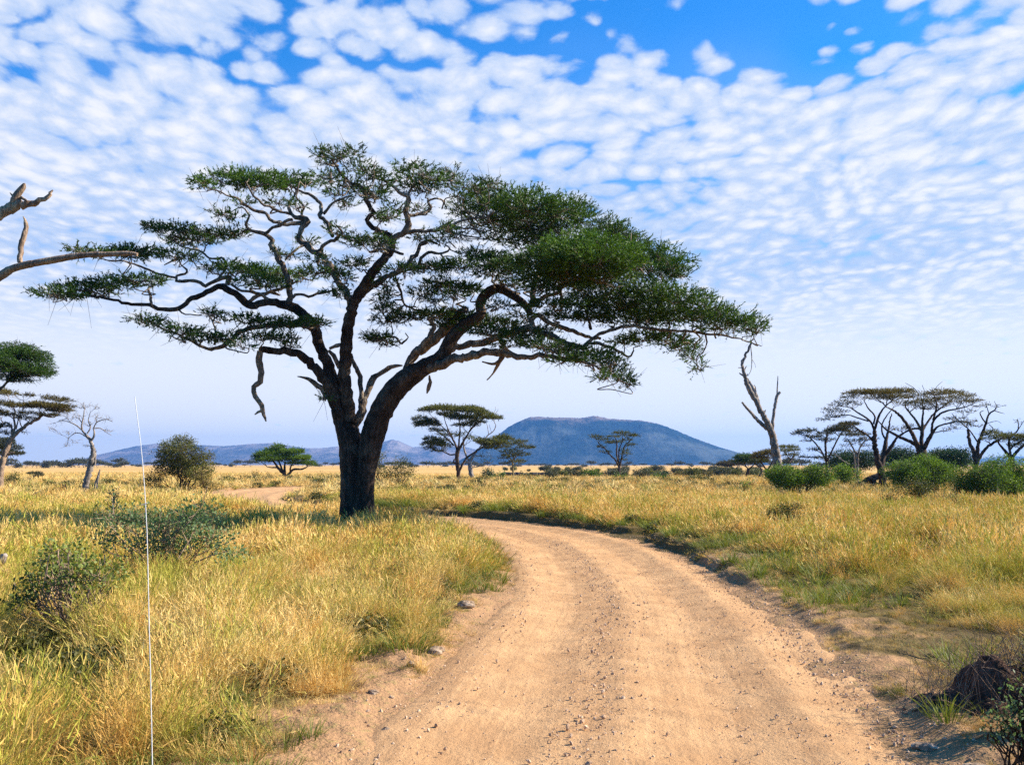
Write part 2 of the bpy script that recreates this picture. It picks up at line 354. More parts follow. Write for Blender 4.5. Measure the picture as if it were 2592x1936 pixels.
def grass_mat():
    m, t, o = mat('dry_grass')
    a = nd(t, 'ShaderNodeAttribute', {'attribute_name': 'tint'}).outputs['Fac']
    rnd = nd(t, 'ShaderNodeObjectInfo').outputs['Random']
    pos = nd(t, 'ShaderNodeNewGeometry').outputs['Position']
    big = noise(t, pos, 0.16, 4.0, 0.6); med = noise(t, pos, 1.3, 3.0, 0.6)
    px, py, pz = nd(t, 'ShaderNodeSeparateXYZ', Vector=pos).outputs
    g = math_(t, 'ADD', math_(t, 'MULTIPLY', big, 0.75), math_(t, 'MULTIPLY', med, 0.55))
    g = math_(t, 'ADD', g, math_(t, 'MULTIPLY', math_(t, 'SUBTRACT', rnd, 0.5), 0.35))
    green = ramp(t, math_(t, 'SUBTRACT', g, math_(t, 'MULTIPLY', ramp(t, py, 45.0, 110.0), 0.10)), 0.57, 0.78)
    straw = mixc(t, rnd, (0.68, 0.43, 0.125), (0.92, 0.71, 0.31))
    straw = mixc(t, ramp(t, noise(t, pos, 0.35, 3.0), 0.48, 0.68), straw, (0.56, 0.32, 0.075))
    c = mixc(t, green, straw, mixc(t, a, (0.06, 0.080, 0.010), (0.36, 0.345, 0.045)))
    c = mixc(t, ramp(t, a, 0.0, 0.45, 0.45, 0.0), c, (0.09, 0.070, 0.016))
    p = nd(t, 'ShaderNodeBsdfPrincipled', Base_Color=c, Roughness=0.7); p.inputs['Specular IOR Level'].default_value = 0.2
    tr = nd(t, 'ShaderNodeBsdfTranslucent', Color=mixc(t, 1.0, c, (1.25, 1.1, 0.7), 'MULTIPLY'))
    mx = nd(t, 'ShaderNodeMixShader', i0=0.18, i1=p.outputs[0], i2=tr.outputs[0]); t.links.new(mx.outputs[0], o.inputs[0]); return m
M['grass'] = grass_mat()
def green_tuft_mat():
    return leaf_mat('green_grass', (0.05, 0.075, 0.012), (0.20, 0.23, 0.038), 0.35)
M['gtuft'] = green_tuft_mat()

def ground_mat():
    m, t, o = mat('savannah_ground')
    pos = nd(t, 'ShaderNodeNewGeometry').outputs['Position']
    dirt = nd(t, 'ShaderNodeAttribute', {'attribute_name': 'tint'}).outputs['Fac']
    px, py, pz = nd(t, 'ShaderNodeSeparateXYZ', Vector=pos).outputs
    a = noise(t, pos, 0.25, 5.0, 0.6); b = noise(t, pos, 3.0, 6.0, 0.65); c_ = noise(t, pos, 0.02, 6.0, 0.6); d_ = noise(t, pos, 25.0, 4.0, 0.6)
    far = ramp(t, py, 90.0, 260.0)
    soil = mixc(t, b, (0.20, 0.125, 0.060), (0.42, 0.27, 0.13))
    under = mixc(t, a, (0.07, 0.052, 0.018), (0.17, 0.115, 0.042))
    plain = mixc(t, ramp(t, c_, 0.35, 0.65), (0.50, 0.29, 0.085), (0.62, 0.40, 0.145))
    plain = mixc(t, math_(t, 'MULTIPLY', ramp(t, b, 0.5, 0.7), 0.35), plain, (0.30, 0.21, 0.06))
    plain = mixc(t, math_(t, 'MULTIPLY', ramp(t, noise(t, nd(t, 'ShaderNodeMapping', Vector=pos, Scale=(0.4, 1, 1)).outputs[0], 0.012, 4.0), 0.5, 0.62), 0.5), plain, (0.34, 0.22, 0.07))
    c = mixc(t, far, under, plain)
    road = mixc(t, noise(t, pos, 0.7, 5.0, 0.6), (0.30, 0.165, 0.08), (0.44, 0.26, 0.13))
    road = mixc(t, ramp(t, d_, 0.52, 0.70, 0.0, 0.6), road, (0.20, 0.12, 0.065))
    road = mixc(t, ramp(t, noise(t, pos, 6.0, 5.0, 0.7), 0.52, 0.66, 0.0, 0.55), road, (0.24, 0.20, 0.07))
    c = mixc(t, ramp(t, math_(t, 'ADD', dirt, math_(t, 'MULTIPLY', math_(t, 'SUBTRACT', b, 0.5), 0.7)), 0.35, 0.65), c, road)
    p = nd(t, 'ShaderNodeBsdfPrincipled', Base_Color=c, Roughness=0.95); p.inputs['Specular IOR Level'].default_value = 0.1
    bp = nd(t, 'ShaderNodeBump', Strength=0.9, Distance=0.08, Height=math_(t, 'ADD', b, math_(t, 'MULTIPLY', d_, 0.4)))
    t.links.new(bp.outputs[0], p.inputs['Normal']); t.links.new(p.outputs[0], o.inputs[0]); return m
M['ground'] = ground_mat()
def road_mat():
    m, t, o = mat('road_dirt')
    pos = nd(t, 'ShaderNodeNewGeometry').outputs['Position']
    lat = nd(t, 'ShaderNodeAttribute', {'attribute_name': 'tint'}).outputs['Fac']     # 0..1 across
    uvn = nd(t, 'ShaderNodeUVMap').outputs[0]
    us, vs, _ = nd(t, 'ShaderNodeSeparateXYZ', Vector=uvn).outputs
    lng = nd(t, 'ShaderNodeCombineXYZ', X=math_(t, 'MULTIPLY', us, 9.0), Y=math_(t, 'MULTIPLY', vs, 0.16), Z=0.0).outputs[0]
    streak = noise(t, lng, 1.6, 5.0, 0.6, 0.5)
    wb = nd(t, 'ShaderNodeTexWave', {'bands_direction': 'Y'}, Vector=uvn, Scale=0.62, Distortion=2.5, Detail=2.0, Detail_Scale=1.5).outputs['Fac']
    a = noise(t, pos, 0.9, 6.0, 0.6); fine = noise(t, pos, 38.0, 5.0, 0.7); g = noise(t, pos, 9.0, 6.0, 0.7)
    c = mixc(t, ramp(t, a, 0.3, 0.7), (0.43, 0.243, 0.112), (0.55, 0.330, 0.158))
    c = mixc(t, ramp(t, streak, 0.45, 0.72, 0.0, 0.45), c, (0.31, 0.175, 0.085))
    c = mixc(t, ramp(t, streak, 0.45, 0.25, 0.0, 0.45), c, (0.58, 0.365, 0.185))
    c = mixc(t, ramp(t, g, 0.58, 0.72, 0.0, 0.4), c, (0.24, 0.135, 0.07))
    c = mixc(t, ramp(t, fine, 0.60, 0.70, 0.0, 0.45), c, (0.30, 0.19, 0.12))
    p = nd(t, 'ShaderNodeBsdfPrincipled', Base_Color=c, Roughness=0.95); p.inputs['Specular IOR Level'].default_value = 0.1
    hh = math_(t, 'ADD', math_(t, 'MULTIPLY', g, 0.6), math_(t, 'ADD', math_(t, 'MULTIPLY', fine, 0.25), math_(t, 'MULTIPLY', wb, 0.25)))
    bp = nd(t, 'ShaderNodeBump', Strength=1.0, Distance=0.05, Height=hh)
    t.links.new(bp.outputs[0], p.inputs['Normal']); t.links.new(p.outputs[0], o.inputs[0]); return m
M['road'] = road_mat()
def hill_mat(name, dark, light):
    m, t, o = mat(name)
    pos = nd(t, 'ShaderNodeNewGeometry').outputs['Position']
    a = noise(t, pos, 0.006, 6.0, 0.65); b = noise(t, pos, 0.05, 4.0, 0.7)
    c = mixc(t, ramp(t, a, 0.42, 0.62), dark, light)
    c = mixc(t, ramp(t, b, 0.48, 0.58, 0.0, 0.8), c, tuple(x * 0.4 for x in dark))
    hz_ = nd(t, 'ShaderNodeSeparateXYZ', Vector=pos).outputs[2]
    c = mixc(t, math_(t, 'MULTIPLY', ramp(t, math_(t, 'ADD', hz_, math_(t, 'MULTIPLY', a, 160.0)), 330.0, 370.0), 0.8), c, (0.22, 0.15, 0.11))
    c = mixc(t, ramp(t, noise(t, pos, 0.0022, 4.0), 0.5, 0.62, 0.0, 0.6), c, tuple(x * (2.6 if dark[0] < .05 else 1.25) for x in light))
    p = nd(t, 'ShaderNodeBsdfPrincipled', Base_Color=c, Roughness=1.0); p.inputs['Specular IOR Level'].default_value = 0.0
    bp = nd(t, 'ShaderNodeBump', Strength=0.7, Distance=14.0, Height=math_(t, 'ADD', b, a)); t.links.new(bp.outputs[0], p.inputs['Normal'])
    t.links.new(p.outputs[0], o.inputs[0]); return m
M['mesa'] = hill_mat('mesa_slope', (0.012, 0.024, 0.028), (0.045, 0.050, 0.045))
M['ridge'] = hill_mat('ridge_slope', (0.10, 0.10, 0.10), (0.26, 0.21, 0.19))
M['stone'], t, o = mat('pebble')
pp = nd(t, 'ShaderNodeObjectInfo').outputs['Random']
t.links.new(nd(t, 'ShaderNodeBsdfPrincipled', Base_Color=mixc(t, pp, (0.30, 0.18, 0.10), (0.62, 0.43, 0.27)), Roughness=0.9).outputs[0], o.inputs[0])
M['rock'] = bark_mat('rock_grey', (0.24, 0.16, 0.10), (0.46, 0.34, 0.23), (0.55, 0.42, 0.30), 5.0, 0.5)
M['soil'] = bark_mat('red_soil', (0.045, 0.023, 0.015), (0.17, 0.085, 0.052), (0.26, 0.15, 0.10), 7.0, 1.0)

# ------------------------------------------------------------------ ground sheet
def build_ground():
    fr = np.linspace(R(90 - 38), R(90 + 38), 620); bk = np.linspace(R(90 + 38), R(360 + 90 - 38), 70)[1:-1]
    ang = np.concatenate([fr, bk]); na = len(ang)
    rad = np.concatenate([[0.8], np.arange(2, 5.5, 0.5), np.arange(6, 30, 0.09), np.arange(30, 62, 0.16), 62 * 1.02 ** np.arange(0, 280)])
    rad = rad[rad < 16000]; rad = np.append(rad, 16000.0); nr = len(rad)
    A, Rr = np.meshgrid(ang, rad); X = Rr * np.cos(A); Y = Rr * np.sin(A)
    d, side = road_d(X, Y); Z = terrain(X, Y, d, side)
    # mown/eroded verges are bare dirt: mask stored in the tint attribute
    verge = np.where(side > 0, sstep(2.8, 0.2, d + (fbm(X * 0.8, Y * 0.8, 3, 77) - 0.5) * 2.4) * sstep(34, 24, Y) * .58, sstep(1.9, 0.3, d + (fbm(X * 0.8, Y * 0.8, 3, 78) - 0.5) * 2.2))
    G = Geo(); v = np.stack([X, Y, Z], -1).reshape(-1, 3)
    i, j = np.meshgrid(np.arange(nr - 1), np.arange(na), indexing='ij'); j2 = (j + 1) % na
    q = np.stack([i * na + j, (i + 1) * na + j, (i + 1) * na + j2, i * na + j2], -1).reshape(-1, 4)
    G.add(v, quads=q, tint=verge.reshape(-1))
    c = np.vstack([[0, 0, 0.0], v[:na]]); G.add(c, tris=[(0, 1 + k, 1 + (k + 1) % na) for k in range(na)], tint=1.0)
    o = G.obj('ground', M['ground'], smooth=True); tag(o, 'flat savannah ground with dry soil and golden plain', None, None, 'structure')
build_ground()
def build_road():
    P = catmull(RC, 0.12); T = unit(np.gradient(P[:, :2], axis=0)); Nn = np.stack([T[:, 1], -T[:, 0]], -1)
    m = 64; u_ = np.linspace(-1.16, 1.16, m); n = len(P)
    X = P[:, 0, None] + Nn[:, 0, None] * u_ * P[:, 2, None]; Y = P[:, 1, None] + Nn[:, 1, None] * u_ * P[:, 2, None]
    lat = u_[None, :] + (fbm(Y * 0.12, X * 0 + 3.3, 2, 4) - 0.5) * 0.12
    s = np.arange(n)[:, None] * 0.12
    Z = (fbm(X * 0.8, Y * 0.8, 4, 21) - 0.5) * 0.05 + (fbm(X * 5, Y * 5, 3, 22) - 0.5) * 0.045
    for c0, w, dep in ((-0.52, 0.16, 0.045), (0.30, 0.17, 0.05), (0.86, 0.10, 0.02), (-0.12, 0.10, -0.03), (0.62, 0.09, -0.03), (-0.92, 0.12, -0.04)):
        Z -= dep * np.exp(-((lat - c0) / w) ** 2)
    Z += 0.008 * np.sin(s * 9.0 + (fbm(X, Y, 2, 8) - 0.5) * 6) * np.exp(-((lat - 0.1) / 0.5) ** 2)
    Z -= 0.10 * sstep(1.0, 1.16, np.abs(u_))[None, :]
    G = Geo(); i, j = np.meshgrid(np.arange(n - 1), np.arange(m - 1), indexing='ij')
    q = np.stack([i * m + j, i * m + j + 1, (i + 1) * m + j + 1, (i + 1) * m + j], -1).reshape(-1, 4)
    G.add(np.stack([X, Y, Z], -1).reshape(-1, 3), quads=q, tint=np.broadcast_to((u_ + 1.16) / 2.32, (n, m)).reshape(-1))
    o = G.obj('road', M['road'], smooth=True); tag(o, 'curving pale dirt road with gravel ridges and wheel tracks', None, None, 'structure')
    me = o.data; uvl = me.uv_layers.new(name='UVMap'); vi = np.zeros(len(me.loops), np.int32); me.loops.foreach_get('vertex_index', vi)
    uu = np.stack([np.broadcast_to(u_ * 2.6, (n, m)).reshape(-1), np.broadcast_to(s, (n, m)).reshape(-1)], -1)
    uvl.data.foreach_set('uv', uu[vi].ravel().astype(np.float32))
build_road()

# ------------------------------------------------------------------ hills
def hill(name, prof, D, depth, mt, label, seed):
    prof = np.array(prof, float); xs = np.linspace(prof[0, 0], prof[-1, 0], 420)
    hs = np.interp(xs, prof[:, 0], (HOR - prof[:, 1]) / F * D)
    vv = np.linspace(-1, 1, 60); Xw = (xs - CX) / F * D
    X, Vv = np.meshgrid(Xw, vv); Hh = np.broadcast_to(hs, X.shape)
    gul = fbm(X / (D * 0.02) + seed, Vv * 3, 5, seed)
    shp = np.clip(1 - np.abs(Vv) ** 1.7, 0, 1) ** np.where(Vv < 0, 0.95, 0.8)
    Z = Hh * shp * (1 - 0.30 * (gul - 0.2) * sstep(0.02, 0.5, np.abs(Vv))) - 4
    Z += (fbm(X / 14, Vv * 120, 2, seed + 3) - 0.5) * 9 * shp
    Y = D + Vv * depth
    X = X * (Y / D) ** 0.0
    G = Geo(); nr, nc = X.shape; i, j = np.meshgrid(np.arange(nr - 1), np.arange(nc - 1), indexing='ij')
    q = np.stack([i * nc + j, i * nc + j + 1, (i + 1) * nc + j + 1, (i + 1) * nc + j], -1).reshape(-1, 4)
    G.add(np.stack([X, Y, Z], -1).reshape(-1, 3), quads=q)
    o = G.obj(name, mt, smooth=True); tag(o, label, None, None, 'structure')
hill('mesa_hill', [(1100, 1180), (1160, 1166), (1205, 1140), (1240, 1112), (1261, 1099), (1288, 1077), (1315, 1064), (1342, 1054), (1365, 1053), (1470, 1056), (1505, 1050), (1541, 1058), (1623, 1062), (1660, 1069),
              (1704, 1085), (1750, 1105), (1800, 1124), (1884, 1152), (1960, 1170), (2050, 1181)], 6000, 700, M['mesa'], 'dark blue flat-topped hill on the horizon', 3)
hill('far_ridge', [(200, 1182), (252, 1160), (278, 1147), (318, 1135), (354, 1127), (403, 1121), (460, 1127), (513, 1125), (570, 1128), (651, 1121), (692, 1120), (732, 1127), (781, 1133), (814, 1133), (862, 1128),
               (910, 1134), (940, 1128), (967, 1118), (994, 1111), (1012, 1115), (1044, 1130), (1071, 1129), (1130, 1118), (1200, 1135), (1290, 1150), (1400, 1182)], 9000, 900, M['ridge'], 'long pale blue range of hills on the left horizon', 11)
hill('distant_hill', [(2330, 1182), (2400, 1172), (2480, 1160), (2540, 1152), (2600, 1155), (2700, 1150), (2900, 1182)], 10500, 700, M['ridge'], 'faint blue hill at the right edge of the horizon', 19)

# ------------------------------------------------------------------ trees
def build_limbs(G, limbs, D, rs, sides=10, off0=0.0, rough=0.05, step=0.16, spread=1.6, flute_first=0):
    """limbs traced as (x, y, radius) points; each limb joins the nearest earlier node in depth. Returns nodes (sx, sy, Y, r)."""
    nodes = []
    for li, L in enumerate(limbs):
        dend = None
        if isinstance(L, tuple): L, dend = L
        L = np.array(L, float)
        if nodes:
            Nn = np.array(nodes); k = np.argmin(np.hypot(Nn[:, 0] - L[0, 0], Nn[:, 1] - L[0, 1])); y0 = Nn[k, 2] if np.hypot(Nn[k, 0] - L[0, 0], Nn[k, 1] - L[0, 1]) < 30 else D
        else: y0 = D + off0
        ln = np.abs(np.diff(L[:, :2], axis=0)).sum() / F * D
        y1 = D + dend if dend is not None else y0 + rs.uniform(-1, 1) * min(spread, ln * 0.45)
        t = np.concatenate([[0], np.cumsum(np.hypot(*np.diff(L[:, :2], axis=0).T))]); t /= t[-1]
        ys = y0 + (y1 - y0) * t
        P4 = np.array([[*at(a, b, yy), r / F * D] for (a, b, r), yy in zip(L, ys)])
        Q = catmull(P4, step); Q[:, 3] = np.clip(Q[:, 3], 0.006, None)
        if li >= flute_first and len(Q) > 4:
            amp = Q[:, 3].mean() * 0.25; Q[1:-1, :3] += rs.normal(size=(len(Q) - 2, 3)) * amp * 0.5
        tube(G, Q[:, :3], Q[:, 3], sides if L[:, 2].max() > 8 or D < 60 else max(5, sides - 3), flute=0.10 if li < flute_first else 0.03, seed=li + 3, rough=rough)
        n = max(3, int(np.hypot(*np.diff(L[:, :2], axis=0).T).sum() / 14))
        for tt in np.linspace(0, 1, n):
            nodes.append((np.interp(tt, t, L[:, 0]), np.interp(tt, t, L[:, 1]), y0 + (y1 - y0) * tt, np.interp(tt, t, L[:, 2])))
    return nodes

# ======== the big umbrella acacia ========
def big_tree():
    rs = np.random.RandomState(12); D = 38.5
    base = at(903, 1332, D); base[2] = gz(base[0], base[1])
    root = empty('acacia_tree', base, 'huge spreading acacia tree with thick dark trunk beside the bend of the dirt road', 'tree')
    G = Geo()
    trunk = [[t5(440, 1640, 135), t5(442, 1540, 118), t5(448, 1300, 108), t5(438, 1100, 104), t5(424, 920, 98), t5(398, 790, 92), t5(352, 690, 74), t5(318, 610, 56)],
             [t5(545, 1640, 90), t5(545, 1520, 76), t5(540, 1280, 68), t5(548, 1100, 76), t5(570, 950, 86), t5(590, 850, 94), t5(618, 750, 95), t5(664, 620, 94), t5(742, 480, 92),
              t5(835, 370, 88), t5(950, 285, 80), t5(1060, 215, 66), t5(1180, 140, 58), z2(420, 1070, 34), z2(500, 1000, 30), z2(560, 960, 27), z2(558, 900, 26), z2(590, 850, 26), z2(655, 820, 24), z2(720, 850, 20), z2(790, 900, 18), z2(830, 960, 16)],
             [t5(345, 680, 62), t5(290, 530, 52), t5(243, 400, 42), t5(190, 310, 39), t5(120, 230, 36), t5(50, 160, 33), z1(1640, 1208, 21), z1(1560, 1192, 19), z1(1480, 1188, 18), z1(1432, 1192, 16)],
             [t5(375, 720, 70), t5(335, 540, 54), t5(292, 380, 50), t5(245, 250, 48), t5(202, 140, 45), z1(1750, 1140, 28), z1(1740, 1080, 28), z1(1690, 1010, 28), z1(1610, 950, 26), z1(1540, 932, 22), z1(1450, 925, 20), z1(1385, 945, 20),
              z1(1330, 905, 19), z1(1230, 842, 18), z1(1200, 835, 15), z1(1120, 880, 14), z1(1040, 915, 13), z1(980, 958, 12), z1(870, 962, 11), z1(820, 940, 10), z1(700, 932, 8), z1(600, 905, 7), z1(480, 890, 5), z1(350, 885, 3)],
             [t5(400, 680, 70), t5(392, 480, 56), t5(372, 350, 52), t5(370, 230, 52), t5(382, 100, 50), z1(1912, 1100, 31), z1(1928, 1000, 30), z1(1952, 920, 29), z1(2000, 840, 27), z1(2050, 760, 25), z1(2110, 690, 22), z1(2155, 640, 20), z1(2150, 570, 17), z1(2110, 545, 14), z1(2052, 510, 13),
              z1(2020, 470, 12), z1(2058, 430, 12), z1(2010, 365, 12), z1(2015, 315, 14), z1(1960, 280, 10), z1(1900, 245, 8), z1(1865, 195, 6), z1(1830, 140, 3)]]
    limbs = [
        [z1(1945, 925, 24), z1(1900, 860, 18), z1(1840, 780, 18), z1(1800, 710, 19), z1(1730, 640, 17), z1(1660, 590, 16), z1(1640, 560, 14), z1(1665, 510, 15), z1(1690, 480, 17), z1(1640, 462, 13), z1(1600, 445, 10), z1(1585, 395, 8), z1(1610, 350, 6), z1(1640, 300, 5), z1(1650, 260, 3)],
        [z1(1690, 485, 12), z1(1600, 492, 12), z1(1500, 480, 10), z1(1455, 440, 10), z1(1380, 412, 9), z1(1310, 360, 7), z1(1250, 330, 5), z1(1170, 305, 3)],
        [z1(1600, 440, 8), z1(1480, 400, 7), z1(1410, 352, 6), z1(1370, 300, 5), z1(1350, 260, 3)],
        [z1(1690, 480, 8), z1(1660, 440, 7), z1(1670, 390, 6), z1(1630, 350, 5), z1(1640, 300, 3)],
        [z1(1830, 560, 12), z1(1800, 490, 12), z1(1760, 445, 12), z1(1770, 400, 11), z1(1740, 355, 10), z1(1700, 330, 8), z1(1640, 310, 6), z1(1600, 280, 3)],
        [z1(1780, 440, 8), z1(1830, 380, 7), z1(1900, 350, 5), z1(1960, 340, 3)],
        [z1(1740, 650, 10), z1(1790, 610, 10), z1(1850, 575, 9), z1(1880, 540, 8), z1(1850, 500, 5)],
        [z1(1700, 600, 7), z1(1630, 630, 6), z1(1600, 660, 6), z1(1570, 690, 4)],
        [z1(1590, 930, 16), z1(1590, 850, 16), z1(1565, 740, 16), z1(1520, 650, 15), z1(1490, 605, 15), z1(1500, 580, 13), z1(1450, 552, 11), z1(1390, 530, 9), z1(1350, 500, 8), z1(1372, 440, 6), z1(1330, 400, 4), z1(1270, 430, 2)],
        [z1(1460, 548, 9), z1(1500, 512, 9), z1(1570, 482, 9), z1(1610, 470, 8)],
        [z1(1250, 830, 14), z1(1262, 785, 13), z1(1200, 800, 11), z1(1130, 832, 10), z1(1080, 805, 10), z1(970, 810, 9), z1(975, 785, 7), z1(1030, 755, 6), z1(1000, 720, 4), z1(985, 690, 3)],
        [z1(972, 790, 7), z1(900, 775, 7), z1(800, 740, 6), z1(720, 705, 5), z1(620, 695, 4), z1(550, 685, 2)],
        [z1(1200, 800, 8), z1(1240, 740, 7), z1(1230, 690, 7), z1(1150, 680, 6), z1(1100, 640, 6), z1(1010, 620, 4), z1(930, 570, 3)],
        [z1(1500, 925, 10), z1(1430, 880, 8), z1(1330, 860, 7), z1(1270, 825, 6)],
        [z1(1360, 935, 10), z1(1400, 900, 11), z1(1480, 870, 9), z1(1560, 840, 8), z1(1640, 810, 5)],
        [z1(828, 945, 8), z1(832, 900, 7), z1(820, 850, 6), z1(850, 825, 3)],
        [z1(980, 960, 5), z1(1020, 990, 4), z1(1110, 995, 3)],
        [z1(1610, 900, 9), z1(1640, 880, 8), z1(1700, 890, 8), z1(1780, 870, 7), z1(1840, 855, 5)],
        [z1(1735, 1070, 20), z1(1650, 1040, 16), z1(1560, 1050, 14), z1(1430, 1055, 13), z1(1340, 1080, 12), z1(1260, 1140, 12), z1(1140, 1182, 9), z1(1060, 1140, 7), z1(960, 1090, 6), z1(880, 1060, 5), z1(800, 1020, 3)],
        [z1(1180, 1160, 7), z1(1185, 1090, 5), z1(1170, 1030, 4), z1(1150, 990, 3)],
        [t5(228, 480, 30), t5(195, 420, 25), t5(120, 352, 20), t5(60, 320, 14), t5(0, 312, 7), t5(-25, 306, 3)],
        [t5(332, 235, 22), t5(300, 190, 20), t5(262, 110, 16), t5(240, 90, 12)],
        [t5(440, 800, 46), t5(462, 700, 38), t5(492, 630, 36), t5(530, 540, 30), t5(560, 440, 29), t5(602, 350, 27), t5(660, 290, 22), t5(730, 232, 18), t5(800, 217, 15), t5(855, 216, 6)],
        [t5(595, 370, 20), t5(592, 330, 14), t5(602, 298, 9)],
        [t5(515, 580, 22), t5(512, 480, 22), t5(512, 400, 22), t5(500, 310, 20), t5(470, 240, 18), t5(435, 170, 15), t5(425, 120, 10)],
        [z1(1905, 1150, 10), z1(1840, 1165, 10), z1(1815, 1178, 8)],
        # upper centre to the right
        [z1(1975, 890, 20), z1(2060, 830, 18), z1(2110, 800, 17), z2(60, 755, 15), z2(110, 735, 13), z2(170, 690, 12), z2(215, 640, 11), z2(235, 590, 10), z2(290, 572, 8), z2(330, 585, 5)],
        [z1(2130, 680, 17), z2(70, 635, 16), z2(85, 570, 16), z2(145, 530, 17), z2(172, 480, 17), z2(160, 400, 14), z2(172, 335, 11), z2(110, 295, 8), z2(50, 250, 6), z2(0, 235, 3)],
        [z2(150, 525, 12), z2(260, 515, 10), z2(350, 500, 9), z2(430, 470, 8), z2(520, 450, 6), z2(600, 440, 4)],
        [z2(350, 500, 7), z2(440, 500, 6), z2(520, 505, 5), z2(580, 515, 3)],
        [z2(175, 430, 9), z2(240, 430, 8), z2(290, 400, 8), z2(285, 355, 6), z2(330, 340, 5), z2(370, 360, 5), z2(355, 400, 3)],
        [z2(235, 690, 9), z2(255, 650, 8), z2(300, 630, 8), z2(360, 640, 6), z2(395, 610, 5), z2(370, 590, 3)],
        [z2(170, 335, 7), z2(200, 280, 6), z2(260, 250, 5), z2(320, 240, 4), z2(400, 250, 3)],
        [z2(0, 620, 9), z2(50, 610, 8), z2(100, 625, 8), z2(150, 640, 6)],
        # right limb
        [t5(900, 230, 40), t5(960, 115, 42), t5(1060, 60, 44), z2(400, 1010, 26), z2(440, 960, 20), z2(480, 930, 14)],
        [t5(1040, 260, 42), z2(300, 1240, 26), z2(400, 1200, 23), z2(500, 1175, 21), z2(600, 1162, 20), z2(700, 1168, 16), z2(800, 1188, 14), z2(900, 1180, 12), z2(1000, 1192, 9), z2(1100, 1210, 7), z2(1200, 1250, 5), z2(1300, 1300, 3)],
        [z2(350, 1150, 22), z2(450, 1130, 18), z2(560, 1110, 18), z2(660, 1080, 18), z2(760, 1050, 20), z2(840, 1040, 20), z2(930, 1075, 18), z2(1050, 1120, 17), z2(1110, 1130, 14), z2(1150, 1095, 10), z2(1230, 1050, 9), z2(1350, 1022, 8), z2(1500, 1040, 8), z2(1650, 1052, 7), z2(1800, 1068, 6), z2(1920, 1085, 4), z2(2000, 1110, 3), z2(2060, 1130, 2)],
        [z2(840, 1030, 14), z2(832, 985, 14), z2(870, 962, 13), z2(950, 1010, 12), z2(1050, 1050, 11), z2(1110, 1070, 9), z2(1200, 1090, 7)],
        [z2(820, 950, 16), z2(840, 880, 14), z2(850, 790, 13), z2(880, 700, 11), z2(900, 620, 9), z2(860, 540, 7), z2(800, 460, 5)],
        [z2(845, 900, 12), z2(920, 860, 11), z2(985, 830, 10), z2(1000, 760, 8), z2(1060, 700, 6)],
        [z2(985, 900, 9), z2(995, 820, 8), z2(1100, 790, 7), z2(1250, 760, 6), z2(1400, 700, 5)],
        [z2(1130, 1110, 9), z2(1210, 1120, 9), z2(1280, 1150, 7), z2(1350, 1188, 6), z2(1378, 1152, 4)],
        [z2(1150, 1040, 8), z2(1130, 930, 7), z2(1200, 860, 6), z2(1350, 840, 5), z2(1500, 850, 3)],
        [z2(660, 1085, 12), z2(690, 1130, 11), z2(670, 1200, 10), z2(620, 1225, 7), z2(570, 1212, 4)],
        [z2(150, 1300, 10), z2(165, 1230, 14), z2(200, 1170, 16), z2(290, 1090, 14), z2(310, 1020, 12), z2(280, 980, 9)],
        [z2(110, 770, 7), z2(135, 840, 7), z2(150, 900, 6), z2(230, 940, 5), z2(330, 950, 3)],
        [z2(20, 1090, 6), z2(100, 1080, 6), z2(140, 1120, 6), z2(175, 1080, 4), z2(160, 1060, 3)],
    ]
    nodes = build_limbs(G, [(trunk[0], 0.1), (trunk[1], -1.2)] + trunk[2:], D, rs, sides=26, rough=0.05, spread=4.2, flute_first=2, step=0.16)
    nb = []
    GT = Geo()
    # continue the node list for the limbs
    Nn = list(nodes)
    for L in limbs:
        L = np.array(L, float); A = np.array(Nn); k = np.argmin(np.hypot(A[:, 0] - L[0, 0], A[:, 1] - L[0, 1])); y0 = A[k, 2]
        ln = np.hypot(*np.diff(L[:, :2], axis=0).T).sum() / F * D; y1 = y0 + rs.uniform(-1, 1) * min(4.5, ln * 0.65)
        t = np.concatenate([[0], np.cumsum(np.hypot(*np.diff(L[:, :2], axis=0).T))]); t /= t[-1]
        Q = catmull(np.array([[*at(a, b, y0 + (y1 - y0) * q), r / F * D] for (a, b, r), q in zip(L, t)]), 0.14); Q[:, 3] = np.clip(Q[:, 3], 0.012, None)
        jit = rs.normal(size=(len(Q), 3)); jit = (jit + np.roll(jit, 1, 0)) * .5; Q[1:-1, :3] += jit[1:-1] * (0.012 + Q[1:-1, 3:4] * 0.30)
        tube(GT, Q[:, :3], Q[:, 3], 10 if L[:, 2].max() > 6 else 7, flute=0.05, seed=int(L[0, 0]), rough=0.12)
        n = max(3, int(np.hypot(*np.diff(L[:, :2], axis=0).T).sum() / 12))
        for tt in np.linspace(0, 1, n): Nn.append((np.interp(tt, t, L[:, 0]), np.interp(tt, t, L[:, 1]), y0 + (y1 - y0) * tt, np.interp(tt, t, L[:, 2])))
    A = np.array(Nn)
    # foliage pads: (cx, cy, half width, half height, density, tint, depth offset or None)
    P = []
    def a1(x, y, w, h, den=1.0, ti=0.5, dy=None): q = z1(x, y); P.append((q[0], q[1], w / 2.174, h / 2.174, den, ti, dy))
    def a2(x, y, w, h, den=1.0, ti=0.5, dy=None): q = z2(x, y); P.append((q[0], q[1], w / 2.1067, h / 2.1067, den, ti, dy))
